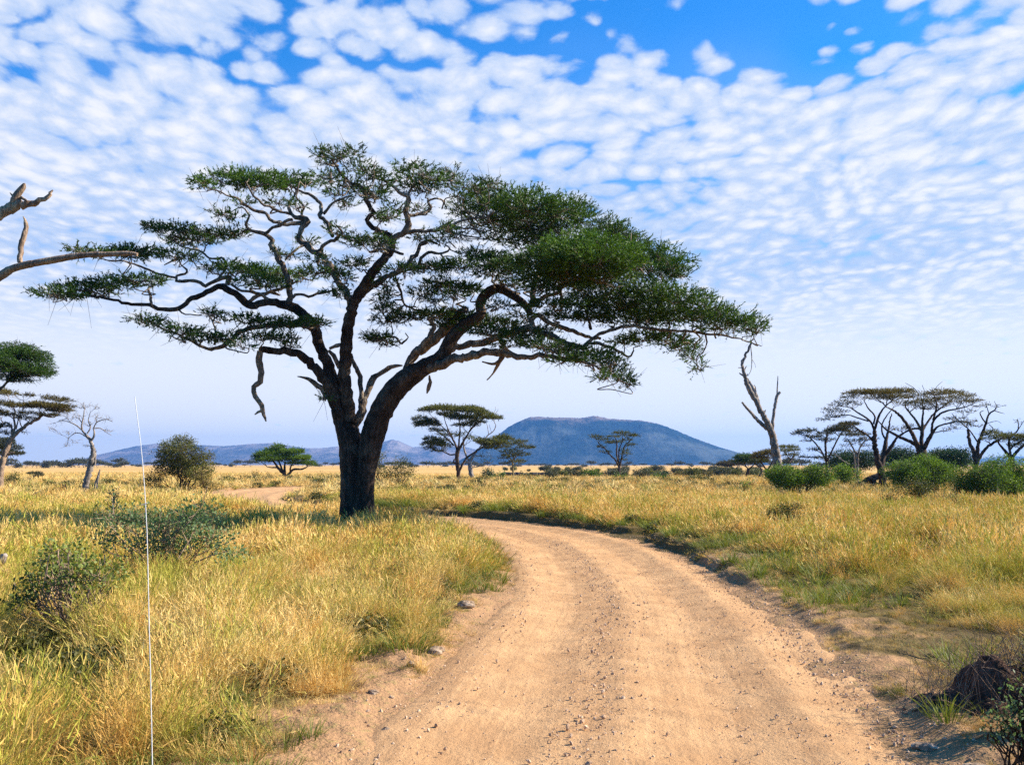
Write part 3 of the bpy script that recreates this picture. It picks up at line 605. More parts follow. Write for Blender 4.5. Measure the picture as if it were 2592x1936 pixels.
    for q in [(310, 872, 120, 26), (470, 838, 140, 34), (620, 812, 140, 34), (770, 795, 120, 32, 1, .6), (400, 885, 110, 22, .6), (560, 870, 90, 18, .4),
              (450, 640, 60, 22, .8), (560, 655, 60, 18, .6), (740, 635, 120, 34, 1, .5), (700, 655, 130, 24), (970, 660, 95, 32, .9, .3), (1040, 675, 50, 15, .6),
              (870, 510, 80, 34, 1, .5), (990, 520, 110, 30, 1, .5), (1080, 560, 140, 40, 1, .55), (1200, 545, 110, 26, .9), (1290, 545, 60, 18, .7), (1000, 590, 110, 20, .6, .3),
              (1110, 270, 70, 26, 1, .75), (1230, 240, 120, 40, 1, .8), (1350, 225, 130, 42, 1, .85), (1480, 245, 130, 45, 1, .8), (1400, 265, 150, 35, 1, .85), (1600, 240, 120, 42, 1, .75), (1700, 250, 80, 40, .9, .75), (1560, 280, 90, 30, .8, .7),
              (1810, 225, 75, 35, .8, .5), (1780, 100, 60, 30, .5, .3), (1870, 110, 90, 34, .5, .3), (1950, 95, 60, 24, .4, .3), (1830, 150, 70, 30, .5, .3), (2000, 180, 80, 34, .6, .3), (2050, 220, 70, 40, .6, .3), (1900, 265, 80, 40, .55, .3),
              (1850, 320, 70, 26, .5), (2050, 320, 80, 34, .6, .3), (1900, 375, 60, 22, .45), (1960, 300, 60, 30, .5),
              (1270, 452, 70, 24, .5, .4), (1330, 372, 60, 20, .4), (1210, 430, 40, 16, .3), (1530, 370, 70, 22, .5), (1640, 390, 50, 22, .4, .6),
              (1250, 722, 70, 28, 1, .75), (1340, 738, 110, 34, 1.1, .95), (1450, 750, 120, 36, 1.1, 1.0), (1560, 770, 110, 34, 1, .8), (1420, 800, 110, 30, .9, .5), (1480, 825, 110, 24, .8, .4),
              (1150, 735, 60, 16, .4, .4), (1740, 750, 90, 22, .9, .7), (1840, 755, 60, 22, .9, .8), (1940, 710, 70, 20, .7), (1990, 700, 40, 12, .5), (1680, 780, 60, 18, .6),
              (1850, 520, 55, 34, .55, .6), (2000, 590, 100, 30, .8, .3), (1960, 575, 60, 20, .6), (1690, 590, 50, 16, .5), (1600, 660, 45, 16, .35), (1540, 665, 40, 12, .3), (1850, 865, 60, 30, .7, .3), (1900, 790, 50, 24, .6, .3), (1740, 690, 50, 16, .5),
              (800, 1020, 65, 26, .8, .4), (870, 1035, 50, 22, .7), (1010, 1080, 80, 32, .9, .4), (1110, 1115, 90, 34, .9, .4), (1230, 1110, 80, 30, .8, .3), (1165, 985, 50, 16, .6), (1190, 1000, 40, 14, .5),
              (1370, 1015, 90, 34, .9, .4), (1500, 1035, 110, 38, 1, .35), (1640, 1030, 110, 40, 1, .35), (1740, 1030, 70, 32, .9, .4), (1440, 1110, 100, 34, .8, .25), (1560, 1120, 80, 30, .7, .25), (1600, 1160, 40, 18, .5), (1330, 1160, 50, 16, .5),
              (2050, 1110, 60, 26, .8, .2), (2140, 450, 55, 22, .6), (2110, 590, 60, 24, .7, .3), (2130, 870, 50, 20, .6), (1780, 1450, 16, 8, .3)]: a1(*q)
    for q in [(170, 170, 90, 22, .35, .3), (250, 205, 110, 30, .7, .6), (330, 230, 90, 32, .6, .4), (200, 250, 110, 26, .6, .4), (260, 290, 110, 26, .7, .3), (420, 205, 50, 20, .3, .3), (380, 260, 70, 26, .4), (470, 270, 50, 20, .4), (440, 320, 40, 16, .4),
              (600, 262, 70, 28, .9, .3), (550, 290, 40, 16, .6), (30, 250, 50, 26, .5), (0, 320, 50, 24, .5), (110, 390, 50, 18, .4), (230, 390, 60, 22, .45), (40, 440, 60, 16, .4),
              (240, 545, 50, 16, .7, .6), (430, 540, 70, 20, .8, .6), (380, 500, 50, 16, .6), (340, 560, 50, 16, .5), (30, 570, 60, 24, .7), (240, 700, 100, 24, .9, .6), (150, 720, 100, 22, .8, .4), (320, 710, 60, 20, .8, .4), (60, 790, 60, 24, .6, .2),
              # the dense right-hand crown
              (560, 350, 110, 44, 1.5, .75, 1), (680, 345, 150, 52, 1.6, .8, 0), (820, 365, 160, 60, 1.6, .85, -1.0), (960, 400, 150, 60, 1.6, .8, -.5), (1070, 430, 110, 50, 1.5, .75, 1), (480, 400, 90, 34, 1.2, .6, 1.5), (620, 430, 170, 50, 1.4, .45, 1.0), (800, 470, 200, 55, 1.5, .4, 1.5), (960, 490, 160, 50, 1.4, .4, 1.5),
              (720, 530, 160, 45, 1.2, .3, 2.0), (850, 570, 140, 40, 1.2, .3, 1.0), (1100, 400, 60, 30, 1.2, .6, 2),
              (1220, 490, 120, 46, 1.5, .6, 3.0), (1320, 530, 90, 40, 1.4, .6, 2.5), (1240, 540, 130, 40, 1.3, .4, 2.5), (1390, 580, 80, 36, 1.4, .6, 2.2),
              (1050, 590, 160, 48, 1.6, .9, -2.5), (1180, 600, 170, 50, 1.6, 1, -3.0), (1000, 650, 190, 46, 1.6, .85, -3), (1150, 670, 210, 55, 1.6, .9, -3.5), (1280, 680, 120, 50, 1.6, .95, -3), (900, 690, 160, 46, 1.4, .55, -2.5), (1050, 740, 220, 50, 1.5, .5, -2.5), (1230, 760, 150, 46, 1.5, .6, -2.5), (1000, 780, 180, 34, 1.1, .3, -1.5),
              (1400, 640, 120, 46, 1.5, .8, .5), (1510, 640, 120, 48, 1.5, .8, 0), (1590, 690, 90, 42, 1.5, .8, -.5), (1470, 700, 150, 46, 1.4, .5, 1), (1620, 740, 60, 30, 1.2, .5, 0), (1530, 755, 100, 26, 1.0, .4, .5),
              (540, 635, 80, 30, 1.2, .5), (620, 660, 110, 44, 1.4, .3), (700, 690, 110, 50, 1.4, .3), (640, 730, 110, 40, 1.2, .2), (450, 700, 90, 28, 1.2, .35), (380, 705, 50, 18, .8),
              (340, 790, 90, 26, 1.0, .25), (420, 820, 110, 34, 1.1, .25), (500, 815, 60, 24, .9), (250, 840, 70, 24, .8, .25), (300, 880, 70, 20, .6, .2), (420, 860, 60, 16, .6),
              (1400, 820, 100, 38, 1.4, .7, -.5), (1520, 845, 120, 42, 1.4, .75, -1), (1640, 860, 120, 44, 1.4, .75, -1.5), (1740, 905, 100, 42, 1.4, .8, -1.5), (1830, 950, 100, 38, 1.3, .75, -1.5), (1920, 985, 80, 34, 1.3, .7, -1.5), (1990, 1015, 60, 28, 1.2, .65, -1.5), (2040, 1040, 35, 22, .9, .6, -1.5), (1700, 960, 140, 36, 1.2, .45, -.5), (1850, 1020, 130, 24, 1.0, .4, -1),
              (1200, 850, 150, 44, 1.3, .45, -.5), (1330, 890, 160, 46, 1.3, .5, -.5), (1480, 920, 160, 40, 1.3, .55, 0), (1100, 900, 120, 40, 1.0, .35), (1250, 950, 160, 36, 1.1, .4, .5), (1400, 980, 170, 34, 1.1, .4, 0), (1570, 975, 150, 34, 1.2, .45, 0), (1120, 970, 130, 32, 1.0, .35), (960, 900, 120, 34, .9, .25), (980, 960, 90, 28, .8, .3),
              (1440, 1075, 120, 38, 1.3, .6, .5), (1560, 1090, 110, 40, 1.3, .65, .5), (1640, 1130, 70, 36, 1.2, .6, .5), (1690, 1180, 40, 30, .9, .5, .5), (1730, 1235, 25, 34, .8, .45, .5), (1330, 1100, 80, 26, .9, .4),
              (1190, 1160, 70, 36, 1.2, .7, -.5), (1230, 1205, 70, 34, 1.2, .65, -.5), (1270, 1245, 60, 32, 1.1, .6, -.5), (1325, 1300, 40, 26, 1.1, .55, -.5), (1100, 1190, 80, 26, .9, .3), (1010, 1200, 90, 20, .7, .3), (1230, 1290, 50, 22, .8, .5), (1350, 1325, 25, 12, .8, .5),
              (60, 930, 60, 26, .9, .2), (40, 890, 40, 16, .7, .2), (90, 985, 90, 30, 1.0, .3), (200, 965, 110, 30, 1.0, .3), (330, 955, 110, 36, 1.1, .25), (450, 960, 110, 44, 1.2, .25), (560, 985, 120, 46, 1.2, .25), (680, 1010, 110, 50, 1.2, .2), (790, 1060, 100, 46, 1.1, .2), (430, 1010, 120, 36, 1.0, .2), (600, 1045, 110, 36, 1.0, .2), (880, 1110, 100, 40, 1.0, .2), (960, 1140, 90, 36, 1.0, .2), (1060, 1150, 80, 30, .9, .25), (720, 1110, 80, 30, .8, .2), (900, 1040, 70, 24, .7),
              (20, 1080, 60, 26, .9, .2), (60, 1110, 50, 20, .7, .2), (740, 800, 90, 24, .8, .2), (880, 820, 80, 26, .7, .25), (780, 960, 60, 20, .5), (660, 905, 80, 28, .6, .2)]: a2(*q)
    GL = Geo(); s = D / F
    tA, tB, tra = [], [], []
    for (cx, cy, w, h, den, ti, dy) in P:
        rx, rz = w * s, max(h * s * (1.0 if dy is not None else 0.8), 0.14)
        dd = np.hypot(A[:, 0] - cx, (A[:, 1] - (cy + h * 0.6)) * 1.2) + np.maximum(0, cy - A[:, 1]) * 0.5
        k = int(np.argmin(dd)); Yc = (D + dy * 1.5) if dy is not None else A[k, 2] + rs.uniform(-2.4, 2.4)
        ry = min(max(rx * 1.35, 1.1), 3.6) if dy is not None else min(max(rx * 0.9, 0.7), 1.9)
        c = at(cx, cy + h * 0.35, Yc)
        n = int(den * (130 if dy is not None else 235) * rx * ry * (0.75 + rz * 0.55)) + 5
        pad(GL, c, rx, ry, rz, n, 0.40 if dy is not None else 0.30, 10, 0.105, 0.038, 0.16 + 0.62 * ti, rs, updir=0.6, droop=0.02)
        # a crooked branchlet to the pad and a fan of twigs under it
        a = at(A[k, 0], A[k, 1], A[k, 2]); b = c - np.array([0, 0, rz * 0.4])
        W = wig(a, b, 6, 0.09, rs, -0.05); W = catmull(W, 0.14)
        r0 = min(A[k, 3] * s * 0.75, 0.03 + 0.018 * rx)
        tube(GT, W, np.linspace(max(r0, 0.022), 0.016, len(W)), 6, rough=0.08, seed=k)
        m = int(6 + 7 * rx)
        an = rs.uniform(0, 2 * math.pi, m); rr = np.sqrt(rs.uniform(0.05, 1, m))
        e = c + np.stack([np.cos(an) * rr * rx, np.sin(an) * rr * ry, rs.uniform(-0.15, 0.5, m) * rz], -1)
        mid = b + (e - b) * 0.5 + rs.normal(size=(m, 3)) * 0.10
        twigs(GT, np.repeat(b[None], m, 0), mid, 0.016, 0.012); twigs(GT, mid, e, 0.012, 0.006)
        e2 = e + np.stack([np.cos(an) * 0.35, np.sin(an) * 0.35, rs.uniform(-0.3, 0.35, m)], -1) + rs.normal(size=(m, 3)) * 0.12
        twigs(GT, e, e2, 0.006, 0.004)
        e3 = mid + rs.normal(size=(m, 3)) * 0.35; twigs(GT, mid, e3, 0.009, 0.004)
    G.obj('trunk', M['bark'], root, base, smooth=True)
    GT.obj('branches', M['limb'], root, base, smooth=True)
    GL.obj('crown', M['leaf'], root, base)
    # dead hanging branch, and the dry knot and pod under the right limb
    Gd = Geo()
    hb = [[z1(1432, 1192, 17), z1(1425, 1250, 17), z1(1440, 1310, 16), z1(1430, 1360, 16), z1(1395, 1390, 13), z1(1405, 1440, 13), z1(1440, 1490, 12), z1(1442, 1520, 11), z1(1458, 1560, 7), z1(1464, 1580, 3)],
          [z1(1440, 1520, 8), z1(1420, 1528, 7), z1(1402, 1542, 3)]]
    kk = nodes[-1]
    Yh = [n_ for n_ in nodes if abs(n_[0] - z1(1432, 0)[0]) < 8 and abs(n_[1] - z1(0, 1192)[1]) < 8]
    Yh = Yh[0][2] if Yh else D
    build_limbs(Gd, [(L, Yh - D) for L in hb], D, rs, sides=9, off0=Yh - D, rough=0.08)
    d = Gd.obj('hanging_branch', M['dead'], root, base, smooth=True); d['label'] = 'dead crooked branch hanging straight down'
    for L_, lb in (([z2(680, 1120, 10), z2(690, 1150, 14), z2(675, 1190, 15), z2(660, 1215, 12), z2(630, 1270, 5), z2(595, 1310, 3)], 'dry broken stub with a long splinter below the right limb'),
                   ([z2(288, 1285, 4), z2(292, 1320, 10), z2(282, 1360, 11), z2(275, 1382, 3)], 'small dark dangling stub under the arch of the right limb')):
        Gk = Geo(); build_limbs(Gk, [L_], D, rs, sides=8, off0=0, rough=0.1)
        d = Gk.obj('broken_stub', M['dead'], root, base, smooth=True); d['label'] = lb
big_tree()

# ======== other traced trees ========
def tree(name, label, base, limbs, pads, leafm, barkm, group=None, cat='tree', seed=1, D=None, sub=5, up=0.5, lfk=3.0, kden=1.0, droop=0.0, amp=0.06, twn=0, depthw=1.0, crown=True, trunk_sides=9):
    rs = np.random.RandomState(seed); D = D or dist_of(base[1]); s = D / F
    b = at(base[0], base[1], D); b[2] = gz(b[0], b[1])
    root = empty(name, b, label, cat, group); G = Geo()
    if limbs and abs(limbs[0][0][1] - base[1]) < 40:     # plant the foot in the ground
        f = limbs[0][0]; limbs = [[(f[0], HOR + H * F / D + 14 + (0 if b[2] > -0.3 else 6), f[2] * 1.15)] + list(limbs[0])] + list(limbs[1:])
    nodes = np.array(build_limbs(G, limbs, D, rs, sides=trunk_sides, rough=0.05, step=max(0.14, 5 * s), spread=3.0 * depthw))
    lf = max(0.085, lfk * s); GL = Geo(); rmin = max(0.010, 0.32 * s)
    for (cx, cy, w, h, *r) in pads:
        den = r[0] if r else 1.0; ti = r[1] if len(r) > 1 else 0.5
        rx, rz = w * s, max(h * s, lf); ry = min(rx, 3.2) * depthw
        k = int(np.argmin(np.hypot(nodes[:, 0] - cx, (nodes[:, 1] - cy - h) * 1.1) + np.maximum(0, cy - nodes[:, 1]) * 1.0))
        Yc = nodes[k, 2] + rs.uniform(-0.8, 0.8) * min(rx, 2.5) * depthw; c = at(cx, cy, Yc)
        a = at(nodes[k, 0], nodes[k, 1], nodes[k, 2])
        an = rs.uniform(0, 6.28, sub); rr = np.sqrt(rs.uniform(0.02, 0.9, sub))
        T = c + np.stack([np.cos(an) * rr * rx, np.sin(an) * rr * ry, rs.uniform(-0.5, 0.4, sub) * rz], -1)
        grow(G, a, T, min(nodes[k, 3] * s * 0.75, 0.02 + 0.05 * rx), rs, amp, 0.45, rmin, 0.04, 5)
        if twn:
            e = T[rs.randint(len(T), size=twn)] + rs.normal(size=(twn, 3)) * np.array([rx, ry, rz]) * 0.35
            st = T[rs.randint(len(T), size=twn)]; kk = np.argmin(np.linalg.norm(e[:, None] - T[None], axis=2), axis=1); st = T[kk]
            twigs(G, st, e, rmin, rmin * 0.6)
            e2 = e + rs.normal(size=(twn, 3)) * np.array([0.3, 0.3, 0.25]) * min(rx, 1.5); twigs(G, e, e2, rmin * 0.7, rmin * 0.4)
        if leafm is not None and crown:
            n = int(den * kden * 1.25 * rx * ry * 3.1 / lf ** 2 * (0.55 + 0.45 * min(1.5, rz / (3 * lf)))) + 3
            pad(GL, c, rx, ry, rz, n, lf * 3.2, 6, lf, lf * 0.42, 0.15 + 0.65 * ti, rs, updir=up, droop=droop)
    G.obj('trunk', M[barkm], root, b, smooth=True)
    if GL.n: GL.obj('crown', M[leafm], root, b)
    return root

# double umbrella tree, centre
tree('umbrella_tree', 'wide flat-topped thorn tree with dark trunk, standing left of the flat-topped hill', (1162, 1220),
     [[cu(895, 1215, 30), cu(885, 1100, 28), cu(870, 980, 28), cu(868, 850, 28), cu(880, 760, 30)],
      [cu(880, 780, 20), cu(930, 700, 18), cu(960, 640, 15), cu(1010, 560, 12), cu(1060, 480, 10), cu(1150, 400, 7), cu(1230, 330, 5)],
      [cu(875, 780, 18), cu(840, 680, 16), cu(800, 600, 13), cu(760, 520, 10), cu(720, 420, 7), cu(690, 330, 5)],
      [cu(885, 760, 14), cu(900, 600, 12), cu(910, 480, 10), cu(900, 330, 6)], [cu(820, 700, 12), cu(720, 600, 9), cu(620, 530, 7), cu(520, 470, 4), cu(440, 430, 3)],
      [cu(800, 600, 8), cu(680, 460, 6), cu(560, 340, 5), cu(490, 270, 3)], [cu(860, 880, 14), cu(840, 830, 12), cu(770, 835, 10), cu(700, 800, 8), cu(620, 780, 6), cu(540, 760, 4)],
      [cu(850, 960, 14), cu(820, 940, 14), cu(825, 905, 12), cu(850, 890, 8)], [cu(900, 1060, 16), cu(950, 960, 15), cu(1000, 880, 14), cu(1080, 820, 12), cu(1180, 760, 9), cu(1260, 720, 6)]],
     [cu(420, 220)[:2] + (90 / 5.53, 30 / 5.53, 1, .4)] + [(*cu(x, y)[:2], w / 5.53, h / 5.53, d, t_) for x, y, w, h, d, t_ in (
         (520, 200, 130, 38, 1.2, .6), (650, 190, 150, 45, 1.2, .75), (780, 200, 130, 50, 1.2, .7), (920, 220, 130, 55, 1.2, .6), (1060, 200, 140, 50, 1.2, .85), (1150, 240, 130, 55, 1.2, .8), (1250, 290, 130, 50, 1.2, .8), (1380, 320, 110, 34, 1.1, .7), (1450, 335, 50, 18, .8, .5),
         (750, 280, 140, 50, 1, .5), (900, 320, 160, 50, .9, .3), (1050, 330, 150, 50, .9, .3), (1000, 420, 160, 40, .7, .2), (1150, 380, 110, 34, .8, .3),
         (350, 330, 90, 40, 1.1, .1), (430, 400, 150, 50, 1.2, .1), (350, 430, 80, 30, 1, .1), (540, 420, 100, 45, 1, .15), (600, 500, 120, 40, .6, .15), (500, 360, 90, 30, .8, .2),
         (500, 620, 100, 40, 1, .05), (560, 690, 150, 55, 1.2, .05), (650, 640, 100, 45, .9, .1), (480, 750, 80, 36, .9, .05), (700, 720, 90, 40, .6, .1), (600, 780, 90, 20, .6, .05), (800, 560, 110, 50, .35, .3), (700, 560, 100, 50, .35, .3), (950, 560, 100, 50, .3, .3))],
     'leafolive', 'dkbark', seed=5, sub=5, lfk=2.6)
tree('umbrella_tree', 'thorn tree with pale leaning trunk and bare upper limbs, right of the dark flat-topped tree', (1195, 1213),
     [[cu(1085, 1175, 34), cu(1060, 1080, 32), cu(1045, 980, 30), cu(1045, 910, 28)], [cu(1040, 920, 16), cu(1000, 860, 14), cu(970, 770, 13), cu(960, 680, 10), cu(950, 600, 7)],
      [cu(1050, 920, 22), cu(1090, 850, 20), cu(1150, 770, 15), cu(1200, 740, 12), cu(1280, 690, 9), cu(1380, 640, 6), cu(1480, 600, 4)],
      [cu(1180, 740, 8), cu(1260, 610, 8), cu(1300, 560, 8), cu(1380, 500, 7), cu(1410, 420, 6), cu(1385, 370, 5), cu(1400, 260, 4), cu(1440, 220, 3), cu(1440, 190, 2)],
      [cu(1310, 555, 5), cu(1300, 480, 5), cu(1290, 420, 4), cu(1270, 390, 2)], [cu(1400, 260, 3), cu(1370, 260, 3), cu(1405, 210, 3), cu(1402, 160, 2)], [cu(1250, 620, 5), cu(1180, 580, 4), cu(1120, 570, 2)], [cu(1350, 520, 3), cu(1330, 460, 3), cu(1320, 410, 2)]],
     [(*cu(x, y)[:2], w / 5.53, h / 5.53, d, t_) for x, y, w, h, d, t_ in ((1220, 640, 110, 40, 1.1, .7), (1300, 680, 150, 55, 1.2, .7), (1430, 670, 140, 60, 1.2, .75), (1500, 600, 130, 40, 1.2, .6), (1590, 620, 70, 34, 1, .5), (1330, 740, 110, 35, 1, .6), (1510, 730, 80, 26, .9, .4), (1060, 610, 70, 50, .7, .6), (1230, 860, 120, 60, .10, .2), (1300, 930, 100, 40, .08, .2))],
     'leafolive', 'deadgrey', seed=6, lfk=2.6)
tree('fever_tree', 'small airy tree with yellow branches in front of the left slope of the hill', (1298, 1205),
     [[cu(1650, 1130, 14), cu(1650, 1000, 14), cu(1645, 920, 12)], [cu(1648, 930, 9), cu(1680, 860, 9), cu(1700, 790, 8), cu(1760, 780, 5), cu(1840, 740, 3)], [cu(1645, 930, 8), cu(1600, 860, 6), cu(1540, 800, 4)], [cu(1650, 900, 7), cu(1650, 800, 6), cu(1620, 760, 4)]],
     [(*cu(x, y)[:2], w / 5.53, h / 5.53, d, t_) for x, y, w, h, d, t_ in ((1750, 650, 90, 20, .8, .3), (1680, 690, 110, 26, .6, .4), (1820, 730, 110, 26, .7, .3), (1900, 740, 60, 16, .7, .2), (1560, 800, 90, 26, .5, .4), (1620, 850, 130, 34, .45, .5), (1760, 830, 120, 30, .5, .4), (1530, 880, 70, 24, .5, .3), (1700, 930, 120, 34, .5, .5), (1590, 960, 60, 24, .5, .4), (1660, 770, 120, 30, .3, .3))],
     'leafolive', 'fever', seed=7, lfk=2.4)
c6 = lambda a, b, r=1.0: (1480 + a / 3.687, 1100 + b / 3.687, r / 3.687)
tree('thorn_tree', 'slender open-crowned tree standing alone before the middle of the blue hill', (1568, 1210),
     [[c6(325, 405, 13), c6(322, 320, 13), c6(325, 290, 12)], [c6(318, 300, 9), c6(285, 235, 8), c6(230, 180, 7), c6(180, 120, 5), c6(130, 80, 3)], [c6(325, 290, 9), c6(300, 200, 8), c6(300, 100, 7), c6(290, 40, 4), c6(270, 10, 2)], [c6(330, 290, 9), c6(350, 190, 7), c6(370, 110, 6), c6(420, 60, 4), c6(460, 10, 2)], [c6(320, 260, 6), c6(320, 150, 6), c6(350, 60, 4), c6(350, 0, 3)]],
     [(*c6(x, y)[:2], w / 3.687, h / 3.687, d, t_) for x, y, w, h, d, t_ in ((110, 22, 60, 11, .7, .2), (170, 45, 60, 11, .5, .2), (150, 115, 45, 12, .6, .2), (190, 160, 50, 16, .5, .3), (270, 20, 60, 12, .5, .3), (340, -15, 70, 12, .8, .3), (430, 10, 60, 12, .8, .3), (470, 8, 35, 9, .6, .3), (430, 95, 40, 12, .8, .3), (380, 180, 40, 22, .8, .4), (370, 235, 30, 10, .6, .3), (300, 70, 80, 20, .3, .3), (240, 75, 60, 14, .4, .3), (400, 50, 50, 14, .5, .3), (360, 150, 50, 20, .4, .4))],
     'leafolive', 'dkbark', seed=8, lfk=2.4)
# umbrella trees right of the hill
for i, (bx, by, lab, tr_, pd, lm) in enumerate([
    (1862, 1193, 'low dark flat umbrella tree at the right foot of the blue hill', [[(1862, 1193, 3), (1856, 1185, 3), (1845, 1180, 2)]], [(1850, 1174, 32, 6, 1.4, .05), (1835, 1178, 20, 4, 1.2, .05), (1870, 1170, 25, 6, 1.4, .05)], 'leafbrown'),
    (1890, 1206, 'dark green flat umbrella tree with forked trunk, left of the tall dead tree', [[(1890, 1206, 4), (1893, 1195, 4), (1893, 1186, 3)], [(1893, 1190, 2), (1902, 1182, 2), (1908, 1176, 1)]], [(1885, 1158, 24, 8, 1.4, .5), (1902, 1162, 26, 9, 1.4, .5), (1915, 1168, 18, 6, 1.2, .5), (1875, 1168, 16, 5, 1.1, .4)], 'leaf'),
    (1922, 1209, 'umbrella tree with leaning thin trunk, just left of the tall dead tree', [[(1922, 1209, 3), (1928, 1197, 3), (1926, 1185, 2)]], [(1925, 1168, 22, 8, 1.2, .3), (1912, 1172, 14, 7, 1, .3)], 'leafolive'),
    (1942, 1214, 'rusty-leaved umbrella tree close beside the tall dead trunk', [[(1942, 1214, 5), (1943, 1195, 5), (1940, 1186, 4)], [(1941, 1190, 2.5), (1932, 1178, 2), (1925, 1165, 1.5)], [(1942, 1190, 2.5), (1952, 1175, 2), (1958, 1160, 1)]], [(1930, 1150, 24, 6, 1, .9), (1948, 1145, 22, 6, 1, .8), (1920, 1158, 18, 6, .9, .7), (1955, 1160, 16, 8, .8, .6)], 'leafbrown'),
    (1992, 1215, 'pale leafy thorn tree half hidden behind the tall dead trunk', [[(1992, 1215, 4), (1992, 1190, 4), (1990, 1180, 3)], [(1990, 1182, 2), (2005, 1160, 2), (2012, 1145, 1)]], [(1995, 1132, 22, 5, .8, .6), (2008, 1140, 16, 5, .7, .6), (2000, 1152, 20, 7, .6, .5), (1985, 1142, 16, 6, .7, .6)], 'leafolive')]):
    tree('umbrella_tree', lab, (bx, by), tr_, pd, lm, 'dkbark', seed=30 + i, sub=4, lfk=2.2, group='small umbrella trees beside the dead tree')
# tall dead tree
tree('dead_tree', 'tall bare dead tree with split grey trunk behind the round green bush', (1973, 1239),
     [[z5(455, 1090, 34), z5(445, 960, 30), z5(428, 850, 29), z5(402, 725, 24), z5(345, 605, 18), z5(292, 500, 17), z5(245, 420, 16), z5(225, 350, 12), z5(207, 275, 9), z5(230, 205, 8), z5(262, 130, 7), z5(285, 95, 3)],
      [z5(372, 695, 15), z5(300, 630, 11), z5(250, 572, 9), z5(205, 520, 6)], [z5(404, 700, 12), z5(415, 600, 10), z5(430, 520, 10), z5(438, 475, 10), z5(458, 452, 8)], [z5(438, 480, 5), z5(441, 400, 4), z5(443, 345, 2)],
      [z5(330, 590, 12), z5(312, 520, 12), z5(285, 440, 12), z5(240, 370, 10), z5(215, 345, 8), z5(188, 325, 4)], [z5(345, 600, 6), z5(355, 585, 6), z5(362, 570, 3)], [z5(295, 480, 6), z5(296, 430, 4), z5(286, 405, 2)],
      [z5(210, 290, 4), z5(180, 290, 2)], [z5(215, 320, 4), z5(235, 280, 3)], [z5(232, 205, 4), z5(220, 240, 3), z5(205, 285, 4)], [z5(262, 140, 3), z5(270, 220, 3), z5(266, 300, 2), z5(245, 345, 1.5)], [z5(268, 230, 2), z5(290, 265, 1), z5(296, 290, 1)], [z5(237, 345, 4), z5(245, 330, 2)]],
     [], None, 'deadgrey', seed=9, amp=0.05)

# right-hand group of umbrella trees
def scr(L): return [(*cr(x, y)[:2], w / 3.736, h / 3.736, d, t_) for x, y, w, h, d, t_ in L]
tree('umbrella_tree', 'tall brown-topped umbrella tree with twin trunks, left of the widest crown', (2228, 1240),
     [[cr(880, 1060, 34), cr(850, 920, 32), cr(815, 780, 25), cr(798, 660, 21), cr(800, 560, 18)],
      [cr(800, 560, 12), cr(820, 480, 12), cr(850, 400, 10), cr(900, 330, 7), cr(960, 280, 5)], [cr(800, 570, 12), cr(770, 490, 10), cr(720, 440, 9), cr(640, 390, 7), cr(560, 340, 5), cr(470, 330, 3)],
      [cr(790, 500, 9), cr(800, 420, 8), cr(740, 350, 6), cr(700, 280, 4)], [cr(800, 680, 10), cr(740, 610, 9), cr(660, 560, 8), cr(590, 510, 5), cr(520, 500, 3)], [cr(740, 470, 7), cr(640, 440, 6), cr(540, 410, 5), cr(420, 430, 3), cr(330, 440, 2)],
      [cr(860, 920, 24), cr(880, 830, 24), cr(900, 700, 22), cr(910, 640, 16), cr(930, 560, 11), cr(940, 480, 8), cr(960, 400, 5)], [cr(890, 800, 16), cr(950, 720, 18), cr(1000, 640, 12), cr(1060, 590, 9), cr(1120, 560, 6), cr(1190, 540, 4)],
      [cr(905, 650, 9), cr(870, 580, 8), cr(870, 500, 7), cr(900, 440, 6), cr(960, 360, 4)]],
     scr([(600, 215, 90, 24, 1.1, .6), (700, 200, 120, 30, 1.2, .75), (820, 205, 130, 36, 1.2, .8), (950, 200, 130, 34, 1.2, .8), (1060, 195, 110, 32, 1.1, .7), (1000, 250, 140, 36, .8, .6), (850, 250, 130, 30, .7, .5), (560, 250, 70, 24, .9, .4),
          (500, 290, 70, 22, .7, .2), (440, 320, 70, 22, .7, .1), (390, 360, 70, 20, .7, .1), (480, 380, 70, 20, .6, .1), (420, 430, 80, 20, .7, .1), (320, 460, 60, 18, .7, .1), (360, 400, 50, 16, .5, .1), (600, 310, 90, 22, .5, .2), (560, 500, 90, 20, .8, .2), (600, 570, 80, 22, .7, .2), (500, 550, 70, 20, .6, .2), (1050, 300, 100, 30, .6, .4), (970, 540, 60, 18, .5, .2), (1050, 550, 60, 14, .5, .2)]),
     'leafbrown', 'dkbark', seed=41, sub=10, lfk=1.8, kden=.42, amp=0.09)
